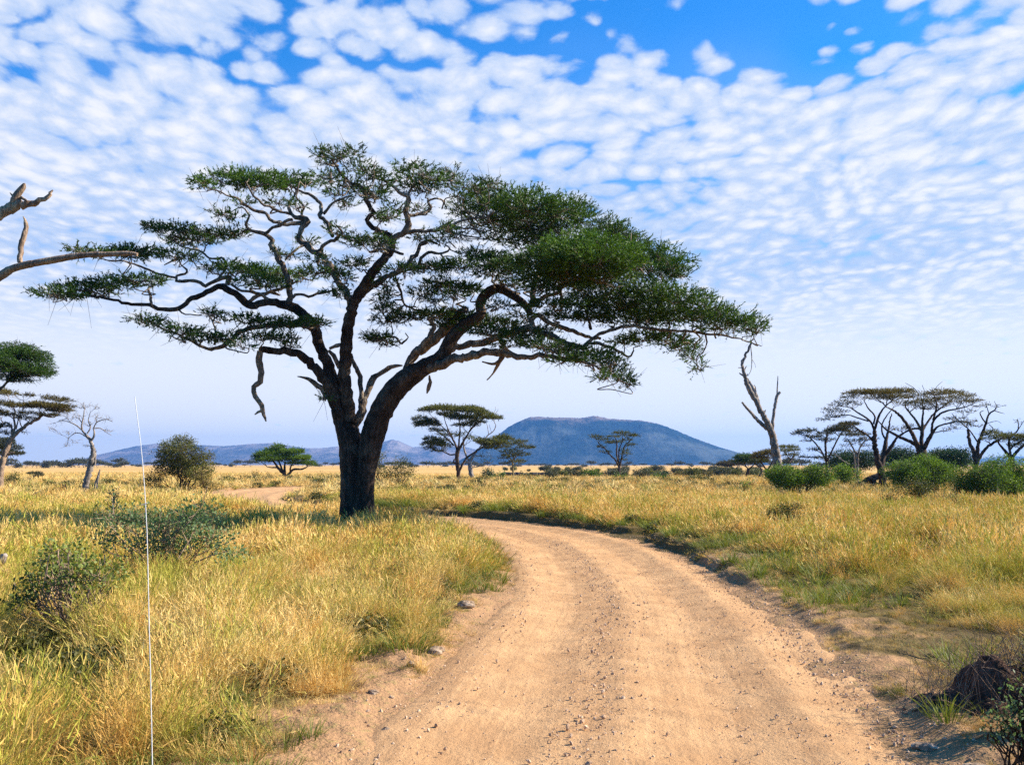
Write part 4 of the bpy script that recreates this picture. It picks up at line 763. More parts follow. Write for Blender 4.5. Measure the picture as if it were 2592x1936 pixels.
tree('umbrella_tree', 'widest umbrella tree of the right-hand group, many limbs fanning from one dark trunk', (2332, 1246),
     [[cr(1245, 1080, 52), cr(1240, 900, 50), cr(1240, 780, 48), cr(1235, 730, 34)],
      [cr(1220, 740, 22), cr(1170, 680, 18), cr(1080, 640, 14), cr(980, 590, 12), cr(920, 560, 9), cr(860, 500, 6), cr(820, 450, 4)], [cr(1220, 720, 22), cr(1180, 640, 20), cr(1140, 560, 17), cr(1090, 480, 14), cr(1030, 410, 12), cr(980, 370, 9), cr(900, 330, 5)],
      [cr(1235, 720, 20), cr(1245, 620, 19), cr(1250, 550, 17), cr(1250, 470, 11), cr(1260, 380, 8), cr(1250, 300, 5)], [cr(1250, 560, 13), cr(1300, 480, 11), cr(1350, 410, 9), cr(1420, 350, 7), cr(1500, 290, 5), cr(1560, 240, 3)],
      [cr(1260, 740, 22), cr(1310, 640, 20), cr(1360, 560, 13), cr(1400, 520, 9), cr(1500, 490, 7), cr(1600, 470, 5), cr(1700, 490, 3)], [cr(1340, 580, 12), cr(1350, 480, 11), cr(1420, 400, 10), cr(1500, 370, 8), cr(1600, 350, 6), cr(1700, 320, 4), cr(1760, 290, 3)],
      [cr(1240, 540, 12), cr(1180, 540, 10), cr(1110, 560, 8), cr(1030, 620, 6)], [cr(1240, 560, 12), cr(1200, 480, 11), cr(1140, 400, 9), cr(1090, 330, 7), cr(1110, 270, 4)], [cr(1350, 460, 9), cr(1380, 360, 8), cr(1380, 280, 6), cr(1350, 200, 4), cr(1340, 150, 2)],
      [cr(1110, 300, 5), cr(1190, 280, 5), cr(1210, 210, 4), cr(1160, 150, 3), cr(1090, 110, 2)], [cr(1350, 200, 3), cr(1390, 140, 2), cr(1440, 95, 1.5)], [cr(1250, 300, 4), cr(1270, 200, 3), cr(1250, 130, 2)]],
     scr([(1180, 230, 110, 30, .5, .5), (1300, 220, 120, 30, .4, .5), (1430, 200, 120, 30, .9, .7), (1540, 210, 110, 30, 1, .7), (1640, 240, 100, 28, 1, .7), (1730, 280, 80, 26, .9, .6), (1480, 260, 120, 30, .6, .5), (1600, 290, 110, 26, .6, .5), (1330, 280, 110, 34, .8, .4), (1250, 300, 110, 34, .8, .4), (1300, 350, 100, 30, .6, .3), (1150, 320, 90, 30, .6, .4),
          (1420, 320, 100, 24, .5, .3), (1650, 380, 90, 18, .35, .2), (1550, 450, 80, 18, .5, .2), (1660, 480, 100, 20, .5, .2), (1740, 520, 60, 18, .5, .3), (1550, 540, 60, 14, .35, .1), (1470, 560, 50, 14, .35, .1), (1130, 520, 70, 14, .4, .2), (1790, 330, 40, 16, .5, .5)]),
     'leafbrown', 'dkbark', seed=43, sub=10, lfk=1.8, kden=.42, amp=0.09, twn=10)
tree('thorn_tree', 'nearly bare forked thorn tree with a leafy lower right branch, behind the right bushes', (2470, 1250),
     [[cr(1755, 1090, 26), cr(1750, 880, 25), cr(1738, 760, 22), cr(1710, 700, 17), cr(1690, 620, 15), cr(1680, 550, 12)], [cr(1750, 880, 18), cr(1770, 760, 20), cr(1780, 680, 16), cr(1820, 580, 14), cr(1850, 490, 11), cr(1880, 400, 8), cr(1930, 370, 7), cr(1950, 330, 4), cr(1930, 280, 2)],
      [cr(1760, 880, 18), cr(1810, 780, 16), cr(1860, 720, 14), cr(1930, 670, 12), cr(2000, 640, 8), cr(2070, 630, 4)], [cr(1850, 490, 7), cr(1810, 430, 6), cr(1795, 390, 5), cr(1830, 370, 3)], [cr(1880, 400, 5), cr(1865, 350, 4), cr(1842, 285, 2)], [cr(1780, 680, 8), cr(1700, 560, 6), cr(1600, 470, 5), cr(1530, 400, 3)],
      [cr(1930, 370, 4), cr(1990, 390, 3), cr(2030, 400, 1)], [cr(1850, 500, 4), cr(1900, 480, 3), cr(1960, 470, 2), cr(2000, 495, 1)], [cr(1820, 600, 7), cr(1870, 590, 6), cr(1920, 545, 5), cr(1880, 500, 3)]],
     scr([(1900, 580, 70, 26, .8, .8), (1960, 610, 60, 24, .8, .8), (1860, 640, 60, 20, .6, .7), (1840, 600, 40, 20, .4, .6), (1990, 660, 40, 16, .5, .5), (1850, 320, 60, 20, .12, .2), (1960, 330, 50, 20, .10, .2), (1640, 500, 60, 20, .2, .2)]),
     'leafolive', 'dkbark', seed=44, sub=6, lfk=2.4, twn=8, amp=0.09)
tree('thorn_tree', 'low V-shaped olive thorn tree cut off by the right edge of the picture', (2560, 1246),
     [[cr(2095, 1080, 30), cr(2092, 860, 28), cr(2090, 820, 24)], [cr(2090, 830, 16), cr(2040, 760, 15), cr(1990, 700, 11), cr(1960, 650, 6)], [cr(2090, 830, 16), cr(2140, 760, 15), cr(2210, 700, 12), cr(2300, 660, 8)], [cr(2090, 820, 14), cr(2070, 700, 11), cr(2080, 620, 9), cr(2150, 560, 7), cr(2160, 500, 5), cr(2150, 455, 3)], [cr(2150, 560, 4), cr(2190, 500, 3), cr(2230, 440, 2)], [cr(2080, 740, 9), cr(2130, 690, 8), cr(2240, 640, 5)]],
     scr([(2000, 630, 70, 22, .9, .6), (2080, 610, 80, 26, .9, .7), (2170, 650, 80, 30, .9, .7), (2140, 700, 80, 22, .7, .6), (2260, 620, 90, 36, .9, .7), (2330, 680, 90, 36, .9, .7), (2170, 470, 50, 20, .12, .3)]),
     'leafolive', 'dkbark', seed=45, sub=6, lfk=2.4, amp=0.09)
tree('thorn_tree', 'open thorn tree with thin layered branches above the round green bush', (2094, 1228),
     [[cr(360, 1060, 13), cr(350, 930, 13), cr(335, 700, 11), cr(350, 600, 9), cr(360, 510, 5)], [cr(340, 850, 9), cr(300, 760, 8), cr(230, 670, 7), cr(170, 620, 5), cr(90, 590, 3)], [cr(345, 860, 9), cr(400, 740, 8), cr(450, 640, 7), cr(500, 560, 5)], [cr(330, 810, 6), cr(280, 760, 5), cr(220, 740, 3)]],
     scr([(60, 590, 50, 14, .9, .1), (130, 570, 70, 18, .8, .1), (200, 560, 50, 20, .8, .1), (220, 620, 80, 18, .6, .1), (330, 590, 80, 22, .6, .1), (440, 560, 100, 26, .9, .1), (560, 500, 80, 22, .9, .1), (500, 530, 90, 24, .8, .1), (340, 650, 90, 18, .4, .1), (230, 740, 60, 14, .6, .1), (140, 810, 60, 12, .5, .1), (280, 820, 60, 14, .6, .1), (160, 660, 50, 14, .4, .1)]),
     'leafhazy', 'dkbark', seed=46, sub=6, lfk=2.3, amp=0.09)
tree('thorn_tree', 'small pale-trunked thorn tree with sparse crown in front of the dark thicket', (2167, 1232),
     [[cr(640, 1040, 12), cr(635, 960, 12), cr(640, 800, 10), cr(620, 760, 8)], [cr(625, 780, 8), cr(580, 700, 7), cr(540, 640, 5), cr(500, 640, 2)], [cr(640, 790, 8), cr(670, 700, 7), cr(720, 650, 5)], [cr(610, 960, 8), cr(610, 850, 7), cr(600, 780, 5), cr(560, 730, 3)], [cr(560, 880, 6), cr(480, 830, 5), cr(410, 770, 3)]],
     scr([(560, 600, 80, 18, .4, .2), (660, 600, 90, 20, .5, .2), (720, 640, 60, 18, .5, .2), (600, 660, 90, 20, .25, .2), (700, 700, 50, 18, .3, .2), (800, 640, 50, 20, .2, .2), (540, 700, 60, 16, .2, .2)]),
     'leafhazy', 'deadgrey', seed=47, sub=6, lfk=2.3, twn=12, amp=0.1)

# ---- left side
def s3(L): return [(*c3(x, y)[:2], w / 3.934, h / 3.934, d, t_) for x, y, w, h, d, t_ in L]
tree('thorn_tree', 'brown-crowned thorn tree leaning right at the left edge of the picture', (1, 1240),
     [[c3(-5, 1575, 34), c3(10, 1400, 30), c3(28, 1290, 28), c3(60, 1180, 26), c3(100, 1080, 25), c3(150, 1020, 22), c3(220, 960, 18), c3(300, 900, 16), c3(380, 865, 14), c3(430, 830, 11), c3(500, 850, 7), c3(550, 845, 4)],
      [c3(120, 1040, 14), c3(150, 940, 12), c3(135, 860, 9), c3(150, 790, 6)], [c3(125, 1050, 12), c3(115, 950, 10), c3(60, 900, 9), c3(0, 950, 10), c3(-60, 980, 8)], [c3(160, 970, 8), c3(190, 850, 6), c3(240, 740, 6), c3(235, 690, 4)], [c3(380, 865, 9), c3(400, 820, 7), c3(390, 780, 4)], [c3(40, 1220, 12), c3(90, 1210, 9), c3(140, 1200, 5)], [c3(220, 960, 6), c3(200, 900, 5), c3(180, 850, 3)], [c3(25, 1290, 14), c3(-20, 1220, 14), c3(-60, 1100, 12), c3(-100, 1000, 8)]],
     s3([(500, 745, 150, 34, 1.2, .6), (400, 730, 120, 30, 1.1, .6), (600, 785, 110, 28, 1.1, .6), (640, 750, 90, 22, .8, .4), (560, 670, 110, 20, .6, .3), (650, 690, 80, 16, .6, .3), (470, 650, 60, 20, .6, .2), (280, 635, 65, 16, .9, .2), (180, 740, 110, 26, 1, .6), (260, 740, 80, 22, .9, .6), (60, 720, 90, 30, 1, .7), (100, 620, 80, 26, .9, .7), (10, 600, 80, 50, 1.1, .7),
         (480, 830, 100, 16, .7, .5), (90, 830, 90, 18, .7, .1), (250, 860, 90, 26, .6, .1), (280, 810, 100, 16, .5, .2), (60, 940, 60, 26, .8, 0), (60, 1010, 60, 26, .7, 0), (-40, 800, 100, 40, 1, .4), (-80, 950, 80, 40, 1, .3), (250, 1000, 25, 5, .7, .1)]),
     'leafbrown', 'dead', seed=51, sub=6, lfk=2.6, amp=0.08)
tree('thorn_tree', 'green feathery thorn tree entering from the left edge above the brown crown', (-95, 1265),
     [[(-95, 1265, 15), (-92, 1180, 14), (-80, 1110, 13), (-60, 1050, 11)], [(-60, 1055, 8), (-30, 1010, 6), (0, 985, 4), (30, 955, 3)], [(-60, 1055, 7), (-50, 1000, 5), (-40, 960, 3)]],
     s3([(60, 210, 200, 90, 1.3, .6), (220, 220, 180, 90, 1.3, .6), (330, 260, 160, 100, 1.2, .4), (400, 330, 140, 90, 1.0, .4), (100, 350, 200, 80, 1.2, .5), (260, 380, 190, 80, 1.1, .5), (380, 420, 150, 60, .8, .4), (80, 440, 160, 60, .8, .3), (200, 480, 150, 40, .5, .2), (450, 400, 100, 60, .5, .3), (-100, 300, 220, 140, 1.2, .5), (150, 130, 170, 30, .35, .3), (300, 150, 100, 30, .3, .3)]),
     'leaf', 'dkbark', seed=52, sub=9, lfk=2.3, up=0.1, droop=0.30, kden=0.8, amp=0.08, twn=14)
tree('thorn_tree', 'small grey-brown tree far behind the leaning trunk at the left edge', (-14, 1216),
     [[(-14, 1216, 4), (-12, 1190, 4), (-8, 1170, 3)], [(-8, 1170, 3), (8, 1158, 2), (25, 1150, 1)]], [(0, 1120, 34, 14, 1, .3), (25, 1135, 26, 12, .9, .3), (35, 1148, 24, 7, 1, .2), (-20, 1130, 30, 16, 1, .3), (10, 1148, 30, 8, .8, .2)], 'leafhazy', 'dkbark', seed=53, lfk=2.4)
tree('dead_tree', 'bare dead tree with a ball of grey twigs, left of the white antenna', (216, 1243),
     [[c3(850, 1580, 34), c3(870, 1450, 29), c3(900, 1340, 30), c3(922, 1240, 27), c3(928, 1170, 22), c3(910, 1110, 17), c3(888, 1060, 16), c3(860, 1030, 14)],
      [c3(900, 1090, 12), c3(930, 1050, 11), c3(940, 1000, 9), c3(930, 960, 7), c3(960, 900, 5)], [c3(860, 1030, 11), c3(820, 980, 10), c3(815, 920, 8), c3(830, 850, 6), c3(840, 760, 4), c3(830, 700, 3)], [c3(820, 980, 8), c3(760, 930, 7), c3(700, 900, 5), c3(620, 880, 3)], [c3(870, 1010, 8), c3(900, 950, 7), c3(880, 880, 5), c3(900, 800, 3)],
      [c3(850, 1040, 6), c3(800, 1010, 5), c3(740, 1010, 4), c3(680, 1060, 2)], [c3(940, 960, 6), c3(1000, 960, 5), c3(1060, 1000, 3), c3(1110, 1030, 2)], [c3(945, 1320, 12), c3(950, 1240, 9), c3(957, 1180, 4)], [c3(960, 900, 5), c3(1040, 870, 4), c3(1120, 890, 3)]],
     s3([(760, 720, 70, 60, 1, 0), (850, 740, 70, 60, 1, 0), (950, 740, 70, 50, 1, 0), (640, 850, 80, 50, 1, 0), (560, 900, 70, 50, 1, 0), (700, 820, 70, 50, 1, 0), (800, 830, 70, 50, 1, 0), (950, 830, 80, 50, 1, 0), (1060, 860, 70, 50, 1, 0), (1050, 980, 60, 30, 1, 0), (720, 1000, 60, 40, 1, 0), (740, 1090, 60, 36, 1, 0), (660, 1130, 50, 24, 1, 0), (850, 1130, 30, 24, 1, 0), (900, 900, 60, 40, 1, 0), (500, 960, 40, 30, 1, 0)]),
     'leafbrown', 'deadgrey', seed=54, sub=7, crown=False, twn=16, amp=0.12)
def stump(label, pts, matn, group=None, name='tree_stump', D=None, seed=1):
    D = D or dist_of(pts[0][1]); rs = np.random.RandomState(seed)
    b = at(pts[0][0], pts[0][1], D); b[2] = gz(b[0], b[1]); G = Geo()
    f = pts[0]; build_limbs(G, [[(f[0], f[1] + 8, f[2] * 1.2)] + pts], D, rs, sides=9, rough=0.12, step=0.12, flute_first=1)
    o = G.obj(name, M[matn], None, b, smooth=True); tag(o, label, 'tree stump', group)
stump('pale splintered stump leaning beside the foot of the left dead tree', [c3(950, 1590, 24), c3(960, 1510, 18), c3(975, 1450, 14), c3(988, 1400, 9), c3(996, 1365, 3)], 'deadgrey')
stump('left one of two tiny dark stumps in the grass at the left', [c3(632, 1570, 7), c3(628, 1535, 7), c3(626, 1512, 4)], 'dkbark', 'pair of tiny dark stumps')
stump('right one of two tiny dark stumps in the grass at the left', [c3(654, 1575, 9), c3(650, 1535, 8), c3(648, 1512, 4)], 'dkbark', 'pair of tiny dark stumps')
# near dead limbs reaching in from the left
def near_dead():
    D = 20.0; rs = np.random.RandomState(3); b = at(-330, 1492, D); b[2] = gz(b[0], b[1])
    root = empty('dead_tree', b, 'weathered bare limbs reaching in from the left edge before the big acacia', 'tree'); G = Geo()
    T0 = [(-330, 1500, 34), (-325, 1200, 28), (-300, 1000, 25), (-250, 860, 22), (-170, 780, 18), (-80, 735, 14), z1(0, 780, 24), z1(60, 742, 22), z1(150, 716, 20), z1(300, 690, 19), z1(450, 666, 17), z1(600, 660, 14), z1(700, 655, 13), z1(756, 662, 10)]
    build_limbs(G, [T0, [(-300, 1000, 20), (-240, 800, 18), (-160, 680, 17), (-80, 600, 16), z1(0, 440, 30), z1(60, 410, 30), z1(110, 385, 24), z1(200, 378, 17), z1(255, 352, 12), z1(285, 325, 9), z1(291, 308, 4)],
                    [z1(60, 408, 24), z1(78, 365, 22), z1(100, 325, 20), z1(125, 290, 15), z1(135, 272, 8)], [z1(80, 350, 9), z1(66, 335, 5), z1(55, 322, 2)], [z1(100, 365, 10), z1(120, 350, 8), z1(150, 370, 6)],
                    [z1(110, 705, 14), z1(113, 650, 14), z1(122, 590, 15), z1(140, 530, 14), z1(145, 490, 11), z1(136, 470, 6), z1(127, 452, 2)]], D, rs, sides=14, rough=0.06, step=0.07, spread=0.8, flute_first=1)
    G.obj('trunk', M['dead'], root, b, smooth=True)
near_dead()

# ======== leafy shrubs ========
def bush(name, label, lumps, base, leafm='leafgreen', barkm='dkbark', D=None, lf=None, den=1.0, seed=1, stems=7, cat='bush', group=None, stem_r=0.05, shell=0.35, tint=0.5, k=4, up=0.4, keep=None):
    """lumps: (cx, cy, w, h[, tint]) in picture units, each an ellipsoid of leaves; base = foot point"""
    rs = np.random.RandomState(seed); D = D or dist_of(base[1]); s = D / F; lf = lf or max(0.05, 3.9 * s)
    b = at(base[0], base[1], D); b[2] = gz(b[0], b[1]); root = empty(name, b, label, cat, group)
    GL, G = Geo(), Geo(); T = []
    W = max(l[0] + l[2] for l in lumps) - min(l[0] - l[2] for l in lumps); mx = W / 2 * s
    for L in lumps:
        cx, cy, w, h = L[:4]; ti = L[4] if len(L) > 4 else tint
        rx, rz = w * s, h * s; ry = min(rx, mx * 0.7); c = at(cx, cy, D + rs.uniform(-0.45, 0.45) * mx); T.append(c)
        n = int(den * 3.2 * (rx * ry + rx * rz + ry * rz) / lf ** 2 / 1.6)
        dr = rs.normal(size=(n, 3)); dr = unit(dr); rr = 1 - shell * rs.uniform(0, 1, n) ** 1.3
        bump = 0.60 + 0.85 * fbm(dr[:, 0] * 2.6 + cx, dr[:, 2] * 2.6 + dr[:, 1] * 2, 2, seed)
        P = c + dr * np.array([rx, ry, rz]) * (rr * bump)[:, None]
        ok = P[:, 2] > b[2] + 0.03; P, dr = P[ok], dr[ok]; n = len(P)
        sp = np.repeat(P, k, 0) + rs.normal(size=(n * k, 3)) * lf * 1.1
        d2 = unit(np.repeat(dr, k, 0) + rs.normal(size=(n * k, 3)) * 0.9 + np.array([0, 0, up]))
        leaflets(GL, sp, d2, lf * rs.uniform(0.6, 1.2, n * k), lf * 0.55, np.clip(ti + rs.normal(size=n * k) * 0.2, 0, 1), rs, quad=True)
        m = int(n * 0.30); tw = rs.randint(0, max(1, n), size=m)
        if n: twigs(G, P[tw] - dr[tw] * rs.uniform(0.3, 0.7, (m, 1)) * np.array([rx, ry, rz]), P[tw] + dr[tw] * lf * 1.2, 0.25 * s + 0.004, 0.12 * s + 0.002)
    T = np.array(T)
    for q in range(stems):
        a = q * 6.283 / stems; p0 = b + np.array([math.cos(a) * stem_r * 2.5, math.sin(a) * stem_r * 2.5, -0.08])
        tg = T[rs.randint(len(T), size=3)] + rs.normal(size=(3, 3)) * mx * 0.12
        grow(G, p0, tg, stem_r * rs.uniform(0.7, 1.1), rs, 0.08, 0.5, 0.008 + 0.1 * s, 0.0, 5)
    G.obj('stem', M[barkm], root, b); GL.obj('foliage', M[leafm], root, b)
    return root
def lumps(cx0, cy0, W, Hh, n, seed, size=0.42, ti=0.5):
    rs = np.random.RandomState(seed); out = []
    for i in range(int(n * 1.25)):
        a = rs.uniform(-1, 1); yy = rs.uniform(-0.85, 0.55)
        if a * a + yy * yy > 0.95: a *= 0.75; yy *= 0.75
        k = rs.uniform(.45, 1.35)
        out.append((cx0 + a * W * 0.78, cy0 + yy * Hh * 0.80, W * size * k, Hh * 1.15 * size * k * rs.uniform(.8, 1.2), ti + rs.uniform(-.2, .2)))
    return out
z5b = lambda x, y, w, h, n, sd, **k: lumps(1800 + x / 2.6225, 820 + y / 2.6225, w / 2.6225, h / 2.6225, n, sd, **k)
bush('leafy_bush', 'round dense green bush on dark stems at the foot of the tall dead tree', z5b(590, 1015, 205, 92, 16, 1), (2030, 1262), seed=1, stem_r=.07)
bush('leafy_bush', 'lighter green bush between the round bush and the fallen log', z5b(880, 1010, 100, 72, 9, 2, ti=.7), (2136, 1236), seed=2)
bush('leafy_bush', 'big domed green bush behind the fallen log', z5b(1400, 1000, 215, 120, 18, 3), (2335, 1256), seed=3, stem_r=.08)
bush('leafy_bush', 'large dark green bush in front of the domed bush at the right', z5b(1760, 1060, 170, 115, 14, 4, ti=.4), (2480, 1276), seed=4, stem_r=.07)
bush('leafy_bush', 'yellowish green bush at the right edge of the picture', z5b(2000, 1040, 180, 130, 14, 5, ti=.7), (2572, 1272), seed=5, stem_r=.07)
bush('leafy_bush', 'olive open-stemmed shrub in front of the fallen log', z5b(1350, 1090, 120, 62, 9, 6, ti=.4), (2315, 1282), 'leafolive', seed=6, den=.5, stems=10)
bush('thicket', 'dark thicket left of the twin-trunked umbrella tree', z5b(950, 915, 160, 85, 12, 7), (2165, 1222), 'leafdark', seed=7)
bush('thicket', 'dark thicket under the widest umbrella tree', z5b(1290, 890, 150, 75, 12, 8), (2290, 1218), 'leafdark', seed=8)
bush('thicket', 'tall dark thicket with reddish patches between the forked thorn tree and the wide crown', z5b(1590, 880, 165, 85, 14, 9), (2405, 1219), 'leafdark', seed=9)
bush('shrub', 'reddish brown twiggy shrub in the grass below the fallen log', z5b(1175, 1165, 62, 40, 6, 10), (2248, 1290), 'leafbrown', seed=10, den=.35, stems=16, stem_r=.02)
bush('shrub', 'loose green thorny shrub in the grass left of the right-hand bushes', z5b(500, 1270, 130, 70, 10, 11, ti=.4) , (1990, 1345), 'leafolive', seed=11, den=.45, stems=12, stem_r=.02)
bush('shrub', 'dark low shrub joined to the left foot of the loose thorny shrub', z5b(400, 1310, 60, 55, 5, 12, ti=.2), (1950, 1345), 'leafdark', seed=12, den=.5, stem_r=.02)
bush('shrub', 'thin pale green weed left of the round green bush', z5b(235, 1070, 45, 45, 5, 13, ti=.8), (1890, 1250), seed=13, den=.35, stem_r=.02)
bush('shrub', 'low grey-green shrub in the grass before the big right-hand bush', z5b(1600, 1170, 60, 34, 5, 14), (2410, 1288), 'leafolive', seed=14, den=.5, stem_r=.02)
c1 = lambda a, b: (a / 3.456, 1120 + b / 3.456)
bush('thorn_bush', 'large dark shaggy thorn bush with dry brush at its foot, right of the white antenna',
     [(*c1(x, y), w / 3.456, h / 3.456, t_) for x, y, w, h, t_ in ((1570, 30, 150, 55, .5), (1500, 110, 140, 60, .3), (1650, 90, 150, 70, .4), (1580, 170, 170, 60, .3), (1440, 220, 100, 50, .25), (1370, 290, 80, 45, .2), (1340, 370, 60, 60, .15), (1700, 180, 110, 60, .5), (1790, 130, 90, 34, .5), (1480, 60, 80, 50, .3), (1740, 270, 110, 60, .7), (1560, 250, 120, 45, .35), (1440, 130, 60, 50, .2), (1640, 250, 120, 60, .4), (1830, 220, 60, 50, .7), (1600, -20, 90, 40, .5))],
     (460, 1243), 'leafolive', seed=15, den=.9, stems=9, stem_r=.08)
bush('brush_pile', 'heap of dry orange brush at the right foot of the thorn bush', [(*c1(x, y), w / 3.456, h / 3.456, .8) for x, y, w, h in ((1780, 330, 70, 60), (1840, 380, 70, 40), (1600, 400, 90, 30), (1760, 290, 40, 50))], (525, 1245), 'leafbrown', seed=16, den=.7, stem_r=.015, up=1.2, stems=16, cat='brush')
c55 = lambda a, b, r=1.0: (600 + a / 3.16, 1120 + b / 3.16, r / 3.16)
tree('acacia_tree', 'bright green flat-crowned tree with many stems before the pale hills', (720, 1209),
     [[c55(380, 285, 18), c55(375, 245, 18), c55(350, 225, 14), c55(320, 190, 11), c55(290, 150, 7)], [c55(385, 260, 12), c55(380, 200, 10), c55(385, 160, 6)], [c55(385, 275, 12), c55(425, 240, 10), c55(450, 215, 9), c55(520, 212, 7), c55(560, 195, 4)], [c55(375, 250, 10), c55(345, 180, 8), c55(330, 130, 5)], [c55(330, 200, 7), c55(280, 200, 5), c55(240, 195, 3)], [c55(425, 240, 8), c55(430, 190, 6), c55(460, 150, 4)]],
     [(*c55(x, y)[:2], w / 3.16, h / 3.16, d, t_) for x, y, w, h, d, t_ in ((180, 115, 50, 22, 1.3, .4), (230, 95, 70, 28, 1.3, .6), (300, 70, 80, 30, 1.3, .6), (330, 35, 50, 18, 1.2, .5), (360, 90, 90, 34, 1.3, .6), (450, 75, 80, 28, 1.3, .7), (400, 130, 110, 30, 1.2, .5), (500, 130, 70, 28, 1.3, .7), (570, 165, 55, 22, 1.3, .6), (540, 120, 50, 20, 1.1, .6), (260, 135, 100, 26, 1.1, .4), (200, 140, 60, 18, 1, .4), (470, 165, 70, 16, .9, .4), (600, 180, 30, 12, .9, .5))],
     'leafgreen', 'dkbark', seed=17, lfk=2.6, kden=1.0)
bush('thorn_bush', 'half-hidden leafy thorn bush just right of the big trunk', [(*c55(x, y)[:2], w / 3.16, h / 3.16, .5) for x, y, w, h in ((1140, 110, 50, 35), (1130, 190, 60, 60), (1180, 240, 50, 40), (1080, 160, 60, 60))], (955, 1226), 'leafolive', seed=18, den=.6)
bush('thorn_bush', 'green open-stemmed thorn bush standing in the grass right of the big trunk', [(*c55(x, y)[:2], w / 3.16, h / 3.16, .4) for x, y, w, h in ((1300, 160, 65, 35), (1340, 210, 75, 40), (1270, 220, 60, 40), (1230, 270, 50, 30), (1370, 250, 45, 30))], (1012, 1232), 'leafolive', seed=19, den=.7)
bush('shrub', 'small low green shrub at the foot of the open-stemmed thorn bush', [(*c55(x, y)[:2], w / 3.16, h / 3.16, .6) for x, y, w, h in ((1290, 370, 35, 26), (1260, 380, 25, 20))], (1008, 1248), seed=20, den=.8, stem_r=.02)
bush('shrub', 'small brown shrub in the golden grass between the trunk and the dark umbrella tree', [(*c55(x, y)[:2], w / 3.16, h / 3.16, .4) for x, y, w, h in ((1920, 410, 34, 34), (1935, 440, 30, 20), (1900, 440, 25, 20))], (1210, 1272), 'leafbrown', seed=21, den=.8, stem_r=.02)
# shrubs on the left plain
bush('shrub', 'dark green shrub near the left edge of the plain', [(*c3(x, y)[:2], w / 3.934, h / 3.934, .4) for x, y, w, h in ((140, 1440, 50, 40), (150, 1480, 60, 34), (70, 1465, 50, 24))], (36, 1226), 'leafolive', seed=22, stem_r=.03)
tree('umbrella_tree', 'tiny umbrella-shaped thorn tree alone on the left plain', (90, 1217), [[c3(335, 1485, 6), c3(338, 1440, 5)], [c3(392, 1485, 5), c3(380, 1440, 4)]], s3([(350, 1410, 60, 18, 1.2, .2), (375, 1430, 40, 16, 1, .2)]), 'leafhazy', 'dkbark', seed=23, lfk=2.0)
bush('shrub', 'small patch of green shrub on the left plain', [(*c3(x, y)[:2], w / 3.934, h / 3.934, .6) for x, y, w, h in ((490, 1495, 50, 14),)], (124, 1222), seed=24, stem_r=.02)
bush('shrub', 'low dark shrub right of the leaning stump on the plain', [(*c3(x, y)[:2], w / 3.934, h / 3.934, .3) for x, y, w, h in ((1050, 1480, 45, 18), (1085, 1495, 25, 16))], (270, 1223), 'leafolive', seed=25, stem_r=.02)
for i, (x, y, w, h, lm, lab) in enumerate(((148, 262, 28, 26, 'leafbrown', 'brown rounded shrub left of the bright green flat tree'), (258, 268, 22, 18, 'leafbrown', 'small brown shrub touching the left stems of the green flat tree'),
                                     (235, 292, 50, 14, 'leafolive', 'low green shrub in front of the green flat tree'), (440, 290, 55, 14, 'leafolive', 'low green shrub right of the stems of the green flat tree'),
                                     (560, 290, 60, 13, 'leafolive', 'middle low green shrub between the green flat tree and the big trunk'), (700, 285, 60, 15, 'leafolive', 'low green shrub nearer the big trunk'), (800, 280, 40, 14, 'leafolive', 'low green shrub touching the left side of the big trunk'),
                                     (60, 285, 45, 14, 'leafbrown', 'flat brown brush at the far left of the shrub row'))):
    bush('shrub', lab, [(*c55(x - w * .4, y)[:2], w * .6 / 3.16, h / 3.16, .4), (*c55(x + w * .4, y + 3)[:2], w * .6 / 3.16, h * .8 / 3.16, .5)], (600 + x / 3.16, 1216), lm, seed=60 + i, stem_r=.02, stems=4, group='row of low shrubs left of the big trunk')
# near sprawling shrubs at the left
def sprawl(label, lp, base, leafm, seed, lf, den, nst, D=None):
    bush('shrub', label, lp, base, leafm, 'dead', D=D, seed=seed, lf=lf, den=den, stems=nst, stem_r=.010, shell=0.9, k=5, up=0.5)
c8 = lambda a, b: (a / 3.16, 1220 + b / 3.16)
sprawl('broad sprawling blue-green leafy shrub with bare twigs behind the white antenna',
       [(*c8(x, y), w / 3.16, h / 3.16, t_) for x, y, w, h, t_ in ((1500, 290, 230, 130, .6), (1400, 400, 260, 130, .5), (1250, 330, 200, 120, .4), (1620, 240, 200, 80, .5), (1180, 480, 220, 130, .4), (1700, 450, 220, 110, .5), (1850, 580, 160, 80, .6), (1050, 300, 220, 130, .3), (900, 280, 180, 90, .3), (860, 460, 170, 70, .5), (1350, 560, 200, 90, .4), (1450, 480, 200, 90, .5))],
       (410, 1452), 'leafblue', 71, 0.080, .34, 26)
sprawl('low tangled olive shrub casting a dark shadow at the left',
       [(*c8(x, y), w / 3.16, h / 3.16, t_) for x, y, w, h, t_ in ((430, 560, 160, 110, .6), (560, 620, 190, 120, .6), (450, 720, 220, 120, .4), (620, 760, 220, 110, .4), (330, 780, 160, 110, .3), (300, 900, 200, 90, .2), (700, 640, 150, 100, .6), (800, 780, 170, 100, .5), (950, 700, 130, 90, .5), (150, 960, 160, 60, .1))],
       (180, 1560), 'leafshrub', 72, 0.075, .42, 30)
sprawl('upright leafy sapling rising above the left shrubs', [(286, 1243, 9, 8, .6), (288, 1256, 8, 9, .6), (285, 1266, 7, 7, .5)], (286, 1330), 'leafblue', 73, 0.10, .8, 3, D=36)
